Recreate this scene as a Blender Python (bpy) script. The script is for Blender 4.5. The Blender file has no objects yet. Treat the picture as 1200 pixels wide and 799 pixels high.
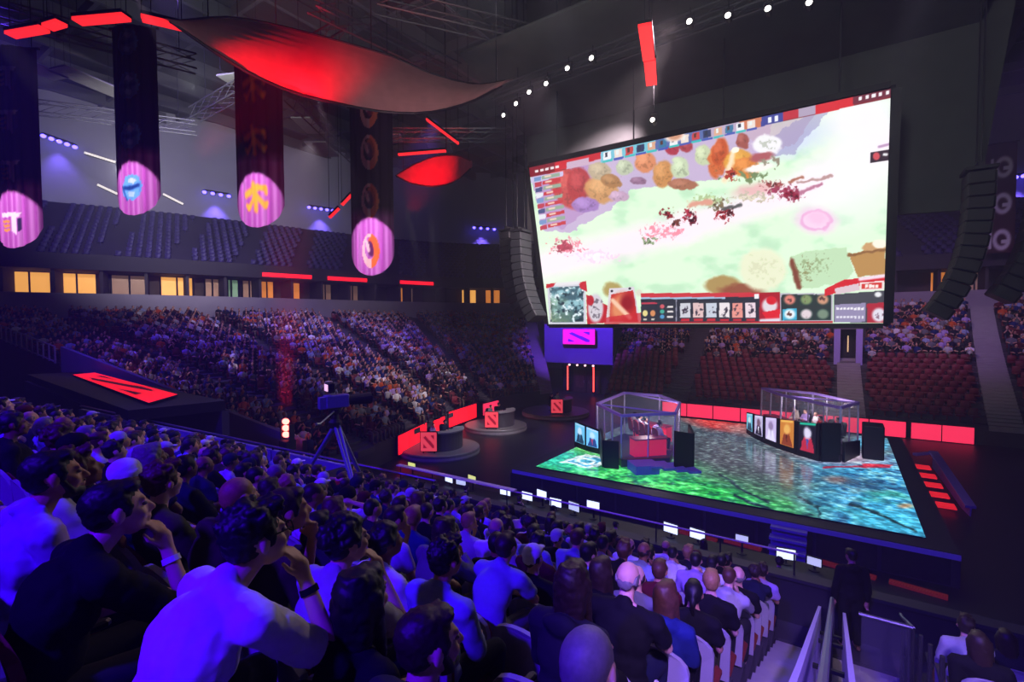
import bpy, math, random
import numpy as np
from mathutils import Vector, Matrix, Euler
random.seed(7); np.random.seed(7)
SC = bpy.context.scene
COL = SC.collection
PI = math.pi
def R(d): return math.radians(d)

# ------------------------------------------------------------------ camera numbers (metres, arena floor at z=0)
FPX, YAW, PITCH, ROLL = 580.0, 0.588, 0.0363, -0.0047
CAM = np.array([0.0, 0.0, 7.2])
_F = np.array([-math.sin(YAW)*math.cos(PITCH), math.cos(YAW)*math.cos(PITCH), -math.sin(PITCH)])
_R = np.array([math.cos(YAW), math.sin(YAW), 0.0]); _U = np.cross(_R, _F)
_R2 = _R*math.cos(ROLL)+_U*math.sin(ROLL); _U2 = np.cross(_R2, _F)
def project(P):
    P = np.asarray(P, float)-CAM
    w = P@_F
    return np.stack([600+FPX*(P@_R2)/w, 399.5-FPX*(P@_U2)/w], -1)

# ------------------------------------------------------------------ colour
def lin(c):
    c = np.asarray(c, float)/255.0
    return np.where(c <= 0.04045, c/12.92, ((c+0.055)/1.055)**2.4)
def rgba(c): return tuple(float(v) for v in lin(c))+(1.0,)

MATS = {}
def mat(name, c, rough=0.6, metal=0.0, var=0.12, scale=14.0, emit=0.0, ecol=None, spec=0.5, coat=0.0):
    """principled material whose colour is varied by a noise texture"""
    if name in MATS: return MATS[name]
    m = bpy.data.materials.new(name); m.use_nodes = True
    nt = m.node_tree; b = nt.nodes['Principled BSDF']
    col = rgba(c)
    tc = nt.nodes.new('ShaderNodeTexCoord'); nz = nt.nodes.new('ShaderNodeTexNoise')
    nz.inputs['Scale'].default_value = scale; nz.inputs['Detail'].default_value = 2
    nt.links.new(tc.outputs['Object'], nz.inputs['Vector'])
    mx = nt.nodes.new('ShaderNodeMix'); mx.data_type = 'RGBA'
    mx.inputs[6].default_value = tuple(v*(1-var) for v in col[:3])+(1,)
    mx.inputs[7].default_value = tuple(min(1, v*(1+var)) for v in col[:3])+(1,)
    nt.links.new(nz.outputs['Fac'], mx.inputs[0])
    nt.links.new(mx.outputs[2], b.inputs['Base Color'])
    b.inputs['Roughness'].default_value = rough; b.inputs['Metallic'].default_value = metal
    b.inputs['Specular IOR Level'].default_value = spec
    b.inputs['Coat Weight'].default_value = coat
    if emit:
        b.inputs['Emission Color'].default_value = rgba(ecol or c); b.inputs['Emission Strength'].default_value = emit
    MATS[name] = m; return m
def attr_mat(name, emit=0.0, rough=0.6, base=1.0, spec=0.5, coat=0.0):
    """material that takes its colour from the mesh's own colour attribute"""
    if name in MATS: return MATS[name]
    m = bpy.data.materials.new(name); m.use_nodes = True
    nt = m.node_tree; b = nt.nodes['Principled BSDF']
    a = nt.nodes.new('ShaderNodeVertexColor'); a.layer_name = 'Col'
    if base >= 1: nt.links.new(a.outputs['Color'], b.inputs['Base Color'])
    else: b.inputs['Base Color'].default_value = (base, base, base, 1)
    b.inputs['Roughness'].default_value = rough; b.inputs['Specular IOR Level'].default_value = spec
    b.inputs['Coat Weight'].default_value = coat; b.inputs['Coat Roughness'].default_value = .12
    if emit:
        nt.links.new(a.outputs['Color'], b.inputs['Emission Color']); b.inputs['Emission Strength'].default_value = emit
    MATS[name] = m; return m
def glass_mat(name, c, alpha=0.12, rough=0.1):
    if name in MATS: return MATS[name]
    m = bpy.data.materials.new(name); m.use_nodes = True
    nt = m.node_tree; out = nt.nodes['Material Output']; b = nt.nodes['Principled BSDF']
    b.inputs['Base Color'].default_value = rgba(c); b.inputs['Roughness'].default_value = rough
    tr = nt.nodes.new('ShaderNodeBsdfTransparent'); mx = nt.nodes.new('ShaderNodeMixShader')
    mx.inputs[0].default_value = alpha
    nt.links.new(tr.outputs[0], mx.inputs[1]); nt.links.new(b.outputs[0], mx.inputs[2]); nt.links.new(mx.outputs[0], out.inputs[0])
    MATS[name] = m; return m

# ------------------------------------------------------------------ objects
def put(name, me, parent=None, loc=None, rot=None):
    o = bpy.data.objects.new(name, me); COL.objects.link(o)
    if parent is not None: o.parent = parent
    if loc is not None: o.location = loc
    if rot is not None: o.rotation_euler = rot
    return o
def tag(o, label=None, cat=None, group=None, kind=None):
    if label: o['label'] = label
    if cat: o['category'] = cat
    if group: o['group'] = group
    if kind: o['kind'] = kind
    return o
def thing(name, label, cat, loc=(0, 0, 0), rz=0.0, group=None):
    o = bpy.data.objects.new(name, None); COL.objects.link(o)
    o.empty_display_size = 0.2
    o.location = loc; o.rotation_euler = (0, 0, rz)
    return tag(o, label, cat, group)
def copy_tree(o, parent=None):
    c = o.copy(); COL.objects.link(c); c.parent = parent
    for ch in o.children: copy_tree(ch, c)
    return c
ORD = ['', 'first', 'second', 'third', 'fourth', 'fifth', 'sixth', 'seventh', 'eighth', 'ninth', 'tenth', 'eleventh', 'twelfth', 'thirteenth', 'fourteenth', 'fifteenth', 'sixteenth', 'seventeenth', 'eighteenth', 'nineteenth', 'twentieth']
TENS = {20: ('twentieth', 'twenty'), 30: ('thirtieth', 'thirty'), 40: ('fortieth', 'forty')}
def ordn(n):
    if n <= 20: return ORD[n]
    t, u = n//10*10, n % 10
    return TENS[t][0] if u == 0 else TENS[t][1]+'-'+ORD[u]

class MB:
    """collects boxes, bars, tubes and sheets; build() links them as ONE mesh object"""
    def __init__(s): s.v = []; s.f = []; s.mi = []; s.m = 0
    def add(s, vs, fs):
        b = len(s.v); s.v.extend([tuple(map(float, p)) for p in vs])
        s.f.extend([tuple(b+i for i in f) for f in fs]); s.mi.extend([s.m]*len(fs)); return s
    def box(s, c, d, rot=None, taper=1.0):
        x, y, z = d[0]/2, d[1]/2, d[2]/2
        ps = [Vector((sx*x*(taper if sz > 0 else 1), sy*y*(taper if sz > 0 else 1), sz*z)) for sz in (-1, 1) for sx, sy in ((-1, -1), (1, -1), (1, 1), (-1, 1))]
        if rot is not None:
            M = rot if isinstance(rot, Matrix) else Euler(rot).to_matrix()
            ps = [M@p for p in ps]
        return s.add([p+Vector(c) for p in ps], [(3, 2, 1, 0), (4, 5, 6, 7), (0, 1, 5, 4), (1, 2, 6, 5), (2, 3, 7, 6), (3, 0, 4, 7)])
    def bbox(s, c, d, bv, rot=None):
        """box with chamfered upright edges and softened top"""
        x, y, z = d[0]/2, d[1]/2, d[2]/2
        def ring(k, zz):
            a, b2 = x-k, y-k
            q = bv
            return [(-a+q, -b2, zz), (a-q, -b2, zz), (a, -b2+q, zz), (a, b2-q, zz), (a-q, b2, zz), (-a+q, b2, zz), (-a, b2-q, zz), (-a, -b2+q, zz)]
        rs = ring(bv*.6, -z)+ring(0, -z+bv*.6)+ring(0, z-bv*.6)+ring(bv*.6, z)
        fs = [tuple(reversed(range(8)))]+[tuple(24+i for i in range(8))]
        for k in range(3):
            for i in range(8):
                j = (i+1) % 8; fs.append((k*8+i, k*8+j, k*8+8+j, k*8+8+i))
        ps = [Vector(p) for p in rs]
        if rot is not None:
            M = rot if isinstance(rot, Matrix) else Euler(rot).to_matrix()
            ps = [M@p for p in ps]
        return s.add([p+Vector(c) for p in ps], fs)
    def tube(s, p0, p1, r0, r1=None, n=8, cap=True):
        r1 = r0 if r1 is None else r1
        p0, p1 = Vector(p0), Vector(p1); d = p1-p0
        if d.length < 1e-6: return s
        q = d.to_track_quat('Z', 'Y').to_matrix()
        vs = []
        for p, r in ((p0, r0), (p1, r1)):
            for i in range(n):
                a = 2*PI*i/n; vs.append(p+q@Vector((math.cos(a)*r, math.sin(a)*r, 0)))
        fs = [(i, (i+1) % n, n+(i+1) % n, n+i) for i in range(n)]
        if cap: fs += [tuple(reversed(range(n))), tuple(range(n, 2*n))]
        return s.add(vs, fs)
    def path(s, pts, r, n=8):
        for a, b in zip(pts[:-1], pts[1:]): s.tube(a, b, r, r, n)
        return s
    def bar(s, p0, p1, w, h):
        p0, p1 = Vector(p0), Vector(p1); d = p1-p0
        q = d.to_track_quat('X', 'Z').to_matrix()
        return s.box((p0+p1)/2, (d.length, w, h), q)
    def capsule(s, p0, p1, r0, r1, n=12, k=4):
        p0, p1 = Vector(p0), Vector(p1); d = p1-p0
        if d.length < 1e-6: d = Vector((0, 0, 1e-4))
        q = d.to_track_quat('Z', 'Y').to_matrix()
        prof = [(-r0*math.cos(PI/2*i/k), r0*math.sin(PI/2*i/k)) for i in range(0, k+1)]
        prof += [(d.length+r1*math.sin(PI/2*i/k), r1*math.cos(PI/2*i/k)) for i in range(0, k+1)]
        return s.lathe(prof, n, lambda v: p0+q@v)
    def lathe(s, prof, n=16, f=None, close=True):
        """prof = [(z, r)]"""
        vs = []; fs = []
        m = len(prof)
        for z, r in prof:
            for i in range(n):
                a = 2*PI*i/n; v = Vector((math.cos(a)*max(r, 1e-4), math.sin(a)*max(r, 1e-4), z)); vs.append(f(v) if f else v)
        for j in range(m-1):
            for i in range(n):
                i2 = (i+1) % n; fs.append((j*n+i, j*n+i2, j*n+n+i2, j*n+n+i))
        if close: fs += [tuple(reversed(range(n))), tuple((m-1)*n+i for i in range(n))]
        return s.add(vs, fs)
    def ell(s, c, r, rot=None, n=14, m=9):
        M = None if rot is None else (rot if isinstance(rot, Matrix) else Euler(rot).to_matrix())
        c = Vector(c)
        def f(v):
            w = Vector((v.x*r[0], v.y*r[1], v.z*r[2]))
            return c+(M@w if M is not None else w)
        prof = [(-math.cos(PI*j/m), math.sin(PI*j/m)) for j in range(m+1)]
        return s.lathe(prof, n, f)
    def prism(s, poly, z0, z1):
        n = len(poly)
        a = sum(poly[i][0]*poly[(i+1) % n][1]-poly[(i+1) % n][0]*poly[i][1] for i in range(n))
        if a < 0: poly = poly[::-1]
        vs = [(x, y, z0) for x, y in poly]+[(x, y, z1) for x, y in poly]
        return s.add(vs, [tuple(reversed(range(n))), tuple(range(n, 2*n))]+[(i, (i+1) % n, n+(i+1) % n, n+i) for i in range(n)])
    def slab(s, quad, t):
        """a four-cornered sheet given thickness t along its normal"""
        q = [Vector(p) for p in quad]; n = (q[1]-q[0]).cross(q[3]-q[0]).normalized()*t
        return s.add(q+[p-n for p in q], [(0, 1, 2, 3), (7, 6, 5, 4), (0, 4, 5, 1), (1, 5, 6, 2), (2, 6, 7, 3), (3, 7, 4, 0)])
    def ribbon(s, lo, hi, closed=False):
        n = len(lo)
        s.add(list(lo)+list(hi), [(i, i+1, n+i+1, n+i) for i in range(n-1)]); return s
    def mesh(s, name, mats, smooth=False):
        me = bpy.data.meshes.new(name)
        me.from_pydata(s.v, [], s.f)
        for m in (mats if isinstance(mats, (list, tuple)) else [mats]): me.materials.append(m)
        if any(s.mi): me.polygons.foreach_set('material_index', s.mi)
        if smooth: me.polygons.foreach_set('use_smooth', [True]*len(me.polygons))
        me.update(); return me
    def build(s, name, mats, parent=None, smooth=False, loc=None, rot=None):
        return put(name, s.mesh(name, mats, smooth), parent, loc, rot)

# ------------------------------------------------------------------ drawing for LED panels, tarps and printed cloth
def vnoise(x, y, seed=0):
    xi = np.floor(x).astype(np.int64); yi = np.floor(y).astype(np.int64)
    xf = x-xi; yf = y-yi; xf = xf*xf*(3-2*xf); yf = yf*yf*(3-2*yf)
    def h(a, b):
        n = (a*374761393+b*668265263+seed*974711) & 0x7fffffff
        n = ((n ^ (n >> 13))*1274126177) & 0x7fffffff
        return ((n ^ (n >> 16)) & 0xffff)/65535.0
    return (h(xi, yi)*(1-xf)+h(xi+1, yi)*xf)*(1-yf)+(h(xi, yi+1)*(1-xf)+h(xi+1, yi+1)*xf)*yf
def fbm(x, y, seed=0, o=4):
    t = 0; a = 0.5
    for i in range(o): t = t+a*vnoise(x*2**i, y*2**i, seed+i); a *= .5
    return t/(1-.5**o)
class Canvas:
    def __init__(s, X, Y, base):
        s.X, s.Y = X, Y
        s.c = np.empty(X.shape+(3,)); s.c[:] = np.asarray(base, float)
    def mix(s, mask, col):
        m = np.clip(mask, 0, 1)[..., None]; s.c = s.c*(1-m)+np.asarray(col, float)*m; return s
    def ell(s, cx, cy, rx, ry, col, rot=0, soft=.12, a=1):
        dx, dy = s.X-cx, s.Y-cy; c, t = math.cos(R(rot)), math.sin(R(rot))
        d = np.sqrt(((dx*c+dy*t)/rx)**2+((-dx*t+dy*c)/ry)**2)
        return s.mix(a*np.clip((1+soft-d)/(2*soft), 0, 1), col)
    def ring(s, cx, cy, rx, ry, w, col, a=1):
        d = np.sqrt(((s.X-cx)/rx)**2+((s.Y-cy)/ry)**2)
        return s.mix(a*np.clip(1.5-np.abs(d-1)/w, 0, 1), col)
    def poly(s, pts, col, a=1):
        ins = np.zeros(s.X.shape, bool); n = len(pts)
        for i in range(n):
            x0, y0 = pts[i]; x1, y1 = pts[(i+1) % n]
            if y0 == y1: continue
            k = ((y0 > s.Y) != (y1 > s.Y)) & (s.X < (x1-x0)*(s.Y-y0)/(y1-y0)+x0)
            ins ^= k
        return s.mix(ins*a, col)
    def rect(s, x0, y0, x1, y1, col, a=1):
        return s.mix(((s.X >= x0) & (s.X <= x1) & (s.Y >= y0) & (s.Y <= y1))*a, col)
    def line(s, p, q, w, col, a=1):
        px, py = s.X-p[0], s.Y-p[1]; dx, dy = q[0]-p[0], q[1]-p[1]
        t = np.clip((px*dx+py*dy)/(dx*dx+dy*dy+1e-9), 0, 1)
        d = np.hypot(px-t*dx, py-t*dy); return s.mix(a*np.clip(1.5-d/w, 0, 1), col)
    def splat(s, cx, cy, rx, ry, col, sc, thr, seed=0, a=1):
        d = np.hypot((s.X-cx)/rx, (s.Y-cy)/ry)
        n = fbm(s.X/sc, s.Y/sc, seed, 3)
        return s.mix(a*np.clip((n-thr-.5*np.clip(d-.5, 0, 9))*12, 0, 1)*(d < 1.3), col)
def painted(name, P, canvas, mt, parent=None, thick=0.0, back=None):
    """a sheet of small quads P[h][w] (points) that carries the canvas colours"""
    h, w = canvas.c.shape[:2]
    V = np.asarray(P, float).reshape(-1, 3)
    idx = np.arange(h*w).reshape(h, w)
    F = np.stack([idx[1:, :-1], idx[1:, 1:], idx[:-1, 1:], idx[:-1, :-1]], -1).reshape(-1, 4)
    colr = lin(np.clip(canvas.c, 0, 255)).reshape(-1, 3)
    if thick:
        a, b, c = V[idx[-1, 0]], V[idx[-1, -1]], V[idx[0, 0]]
        nrm = np.cross(b-a, c-a); nrm /= np.linalg.norm(nrm)
        n0 = len(V)
        rim = np.concatenate([idx[0, :], idx[1:, -1], idx[-1, -2::-1], idx[-2:0:-1, 0]])
        V = np.concatenate([V, V[rim]-nrm*thick]); k = len(rim)
        j = np.arange(k); j2 = (j+1) % k
        side = np.stack([rim[j], rim[j2], n0+j2, n0+j], -1)
        colr = np.concatenate([colr, np.zeros((k, 3))+.01])
        me = bpy.data.meshes.new(name)
        me.from_pydata(V.tolist(), [], F.tolist()+side.tolist()+[tuple(int(n0+q) for q in j)])
        me.materials.append(mt); me.materials.append(back or mat('black_back', (16, 16, 18)))
        mi = np.zeros(len(me.polygons), int); mi[len(F):] = 1
        me.polygons.foreach_set('material_index', mi.tolist())
    else:
        me = bpy.data.meshes.new(name); me.from_pydata(V.tolist(), [], F.tolist()); me.materials.append(mt)
    at = me.color_attributes.new('Col', 'FLOAT_COLOR', 'POINT')
    at.data.foreach_set('color', np.concatenate([colr, np.ones((len(colr), 1))], 1).ravel())
    me.update()
    return put(name, me, parent)
def quad_grid(c00, c10, c01, c11, w, h):
    """points row by row from the upper edge c00->c10 to the lower edge c01->c11"""
    c00, c10, c01, c11 = [np.asarray(c, float) for c in (c00, c10, c01, c11)]
    u = np.linspace(0, 1, w)[None, :, None]; v = np.linspace(0, 1, h)[:, None, None]
    return (c00*(1-u)+c10*u)*(1-v)+(c01*(1-u)+c11*u)*v
def uvgrid(w, h): return np.meshgrid(np.linspace(0, 1, w), np.linspace(0, 1, h))
# ------------------------------------------------------------------ people
def skinned(mb, name, mats, voxel=.016, sm=3, ratio=1.0, disp=0.0, dsize=.03):
    """one continuous surface grown over the limbs and muscles collected in mb"""
    me0 = mb.mesh(name, mats); o = bpy.data.objects.new('tmp', me0); COL.objects.link(o)
    r = o.modifiers.new('r', 'REMESH'); r.mode = 'VOXEL'; r.voxel_size = voxel; r.use_smooth_shade = True
    if sm:
        s = o.modifiers.new('s', 'SMOOTH'); s.factor = .5; s.iterations = sm
    if disp:
        t = bpy.data.textures.new('clump', 'CLOUDS'); t.noise_scale = dsize
        d = o.modifiers.new('d', 'DISPLACE'); d.texture = t; d.strength = disp; d.mid_level = .45
    if ratio < 1:
        d = o.modifiers.new('c', 'DECIMATE'); d.ratio = ratio
    dg = bpy.context.evaluated_depsgraph_get()
    me = bpy.data.meshes.new_from_object(o.evaluated_get(dg)); me.name = name
    bpy.data.objects.remove(o); bpy.data.meshes.remove(me0)
    me.polygons.foreach_set('use_smooth', [True]*len(me.polygons))
    if not me.materials:
        me.materials.append(mats)
    return me

def V3(*a): return Vector(a)
class Pose:
    """joints of one seated figure; origin on the floor under the hips, facing +Y"""
    def __init__(s, lean=-5, side=0, hp=0, hy=0, hr=0, arms=('lap', 'lap'), wide=1.0, hunch=0, knees=.14, stand=False):
        s.wide = wide; s.stand = stand
        hz = .93 if stand else .56
        s.H = V3(0, 0, hz)
        th = R(lean); sd = R(side)
        s.up = V3(math.sin(sd), math.sin(th), math.cos(th)).normalized()
        s.N = s.H+s.up*.49+V3(0, .05*hunch, -.02*hunch)
        th2 = R(lean*.6+18+12*hunch)
        s.head = s.N+V3(.05*math.sin(sd), math.sin(th2)*.16+.012, math.cos(th2)*.165)
        s.hm = Euler((R(hp), R(hr), R(hy)), 'XYZ').to_matrix()
        s.sh = [s.N+V3(x*.18*wide, .012*hunch, -.062) for x in (-1, 1)]
        s.hip = [s.H+V3(x*.085, .0, -.01) for x in (-1, 1)]
        if stand:
            s.knee = [V3(x*.10, .03, .50) for x in (-1, 1)]; s.ank = [V3(x*.11, 0, .09) for x in (-1, 1)]
        else:
            s.knee = [V3(x*knees, .40, .54) for x in (-1, 1)]; s.ank = [V3(x*(knees-.02), .36, .09) for x in (-1, 1)]
        s.el, s.wr, s.hd = [], [], []
        for x, kind, S in ((-1, arms[0], s.sh[0]), (1, arms[1], s.sh[1])):
            if kind == 'lap': e = V3(x*.222*wide, S.y+.07, S.z-.25); w = V3(x*.09, .28, .66); d = V3(-x*.5, .7, -.1)
            elif kind == 'knee': e = V3(x*.23, S.y+.16, S.z-.22); w = V3(x*.06, .46, .69); d = V3(-x*.6, .5, -.2)
            elif kind == 'chin': e = V3(x*.2, S.y+.22, S.z-.19); w = s.head+s.hm@V3(x*.05, .11, -.225); d = V3(-x*.3, -.2, 1)
            elif kind == 'mouth': e = V3(x*.2, S.y+.27, S.z-.27); w = s.head+s.hm@V3(x*.05, .128, -.205); d = V3(-x*.3, -.22, 1)
            elif kind == 'cross': e = V3(x*.222*wide, S.y+.12, S.z-.21); w = V3(-x*.06, S.y+.27, S.z-.19); d = V3(-x*1, .1, .1)
            elif kind == 'raise': e = V3(x*.30, S.y+.2, S.z+.06); w = V3(x*.21, S.y+.3, S.z+.3); d = V3(-x*.1, .2, 1)
            elif kind == 'phone': e = V3(x*.22, S.y+.16, S.z-.22); w = V3(x*.07, S.y+.36, S.z-.09); d = V3(-x*.3, .5, .6)
            elif kind == 'nape': e = V3(x*.34, S.y+.03, S.z+.16); w = s.head+s.hm@V3(x*.11, -.08, .0); d = V3(-x*.8, -.3, .2)
            elif kind == 'arm': e = V3(x*.225*wide, S.y-.02, S.z-.27); w = V3(x*.19, S.y+.24, S.z-.28); d = V3(0, 1, -.1)
            elif kind == 'out': e = V3(x*.24, S.y+.22, S.z-.1); w = V3(x*.2, S.y+.47, S.z-.06); d = V3(0, 1, .1)
            else: e = V3(x*.24, S.y, S.z-.29); w = V3(x*.25, S.y+.05, S.z-.54); d = V3(0, .1, -1)      # hanging
            s.el.append(e); s.wr.append(w); s.hd.append(d.normalized())

def add_hand(mb, w, d, x, curl=.5, k=1.0):
    """palm, four bent fingers of unequal length and a thumb off the side of the palm"""
    q = d.to_track_quat('Y', 'Z').to_matrix()
    def T(a, b, c): return w+q@(Vector((a*x, b, c))*k)
    mb.capsule(T(.0, .0, 0), T(0, .05, 0), .026*k, .034*k)
    mb.ell(T(0, .055, 0), (.038*k, .046*k, .018*k), q)
    for i, (ox, ln) in enumerate(((-.027, .066), (-.009, .076), (.009, .071), (.026, .056))):
        a = T(ox, .088, 0); c1 = curl*.9; c2 = curl*1.9
        b = a+q@(Vector((0, math.cos(c1), -math.sin(c1)))*ln*.5*k)
        c = b+q@(Vector((0, math.cos(c2), -math.sin(c2)))*ln*.5*k)
        mb.capsule(a, b, .0092*k, .0085*k, 8, 3); mb.capsule(b, c, .0085*k, .0072*k, 8, 3)
    mb.capsule(T(-.03, .03, 0), T(-.055, .065, -.012), .0125*k, .0105*k, 8, 3)
    mb.capsule(T(-.055, .065, -.012), T(-.053, .094, -.024), .0105*k, .0085*k, 8, 3)

def add_head(mb, c, M):
    def P(*a): return c+M@Vector(a)
    mb.ell(P(0, -.012, .025), (.076, .095, .088), M, 20, 14)
    mb.ell(P(0, .034, -.03), (.061, .058, .084), M, 18, 12)
    mb.ell(P(0, .04, -.074), (.051, .046, .034), M); mb.ell(P(0, .074, -.094), (.022, .018, .017), M)
    mb.capsule(P(0, .088, .008), P(0, .112, -.03), .009, .0135, 8); mb.ell(P(0, .1, -.034), (.017, .014, .009), M)
    mb.capsule(P(-.036, .079, .024), P(.036, .079, .024), .012, .012, 8)
    for x in (-1, 1):
        mb.ell(P(x*.036, .062, -.03), (.026, .026, .024), M)
        mb.ell(P(x*.079, -.006, -.004), (.011, .021, .032), M @ Euler((R(-12), 0, R(x*18))).to_matrix())
    mb.ell(P(0, .092, -.058), (.025, .013, .0065), M); mb.ell(P(0, .09, -.07), (.021, .012, .0065), M)

def body_mesh(p, voxel, ratio, hands=True, skin=None):
    mb = MB(); M = p.hm; w = p.wide
    spine = p.up.to_track_quat('Z', 'Y').to_matrix()
    add_head(mb, p.head, M)
    mb.capsule(p.N-p.up*.03, p.head+M@V3(0, -.022, -.06), .056, .05)
    mb.ell(p.H+V3(0, -.01, .02), (.16*w, .115, .11))
    mb.ell(p.H+p.up*.15, (.135*w, .105, .14), spine); mb.ell(p.H+p.up*.32, (.15*w, .105, .16), spine)
    mb.capsule(p.sh[0], p.sh[1], .05, .05)
    for i, x in enumerate((-1, 1)):
        mb.capsule(p.sh[i], p.N+V3(0, 0, .01), .045, .04)
        mb.capsule(p.sh[i], p.el[i], .05*min(1.1, w), .038); mb.capsule(p.el[i], p.wr[i], .038, .026)
        if hands: add_hand(mb, p.wr[i], p.hd[i], x, .55)
        mb.capsule(p.hip[i], p.knee[i], .082, .056); mb.capsule(p.knee[i], p.ank[i], .054, .036)
        a = p.ank[i]
        mb.capsule(a+V3(0, -.04, -.045), a+V3(0, .15, -.055), .035, .03)
    return skinned(mb, 'body', skin or MATS['skin_light'], voxel, 2, ratio)
def shirt_mesh(p, voxel, ratio, kind='tee'):
    mb = MB(); w = p.wide; e = .014
    spine = p.up.to_track_quat('Z', 'Y').to_matrix()
    mb.ell(p.H+V3(0, -.01, .035), (.166*w+e, .118+e, .105)); mb.ell(p.H+p.up*.15, (.142*w+e, .112+e, .15), spine)
    mb.ell(p.H+p.up*.31, (.158*w+e, .112+e, .175), spine)
    mb.capsule(p.sh[0], p.sh[1], .056+e, .056+e)
    mb.capsule(p.N-p.up*.06, p.N+p.up*.012, .075, .062)
    for i in (0, 1):
        S, E, W = p.sh[i], p.el[i], p.wr[i]
        mb.capsule(S, p.N+V3(0, -.01, .0), .05+e, .045)
        if kind == 'tee':
            q = S.lerp(E, .72); mb.ell(S, (.066, .066, .066)); mb.tube(S, q, .066, .064, 14)
        else:
            mb.capsule(S, E, .052+e, .044+e); mb.tube(E, W.lerp(E, .06), .044+e, .034+e, 14)
    if kind == 'hoodie':
        c = p.N+V3(0, -.085, .0); mb.ell(c, (.105, .05, .075), Euler((R(25), 0, 0)).to_matrix())
        for x in (-1, 1): mb.capsule(p.N+V3(x*.08, -.04, -.01), p.N+V3(x*.05, .06, -.03), .03, .02)
    if kind == 'collar':
        mb.capsule(p.N+V3(-.06, .02, .03), p.N+V3(0, -.065, .035), .017, .02); mb.capsule(p.N+V3(.06, .02, .03), p.N+V3(0, -.065, .035), .017, .02)
    return skinned(mb, 'shirt', MATS['cloth_white'], voxel, 3, ratio, .022, .085)
def trouser_mesh(p, voxel, ratio, shorts=False):
    mb = MB(); e = .014; w = p.wide
    mb.ell(p.H+V3(0, -.01, 0), (.164*w+e, .118+e, .105))
    for i in (0, 1):
        mb.capsule(p.hip[i], p.knee[i], .086+e, .06+e)
        if not shorts: mb.tube(p.knee[i], p.ank[i]+V3(0, 0, .0), .06+e, .048+e, 14)
    return skinned(mb, 'trousers', MATS['cloth_navy'], voxel, 2, ratio)

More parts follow.
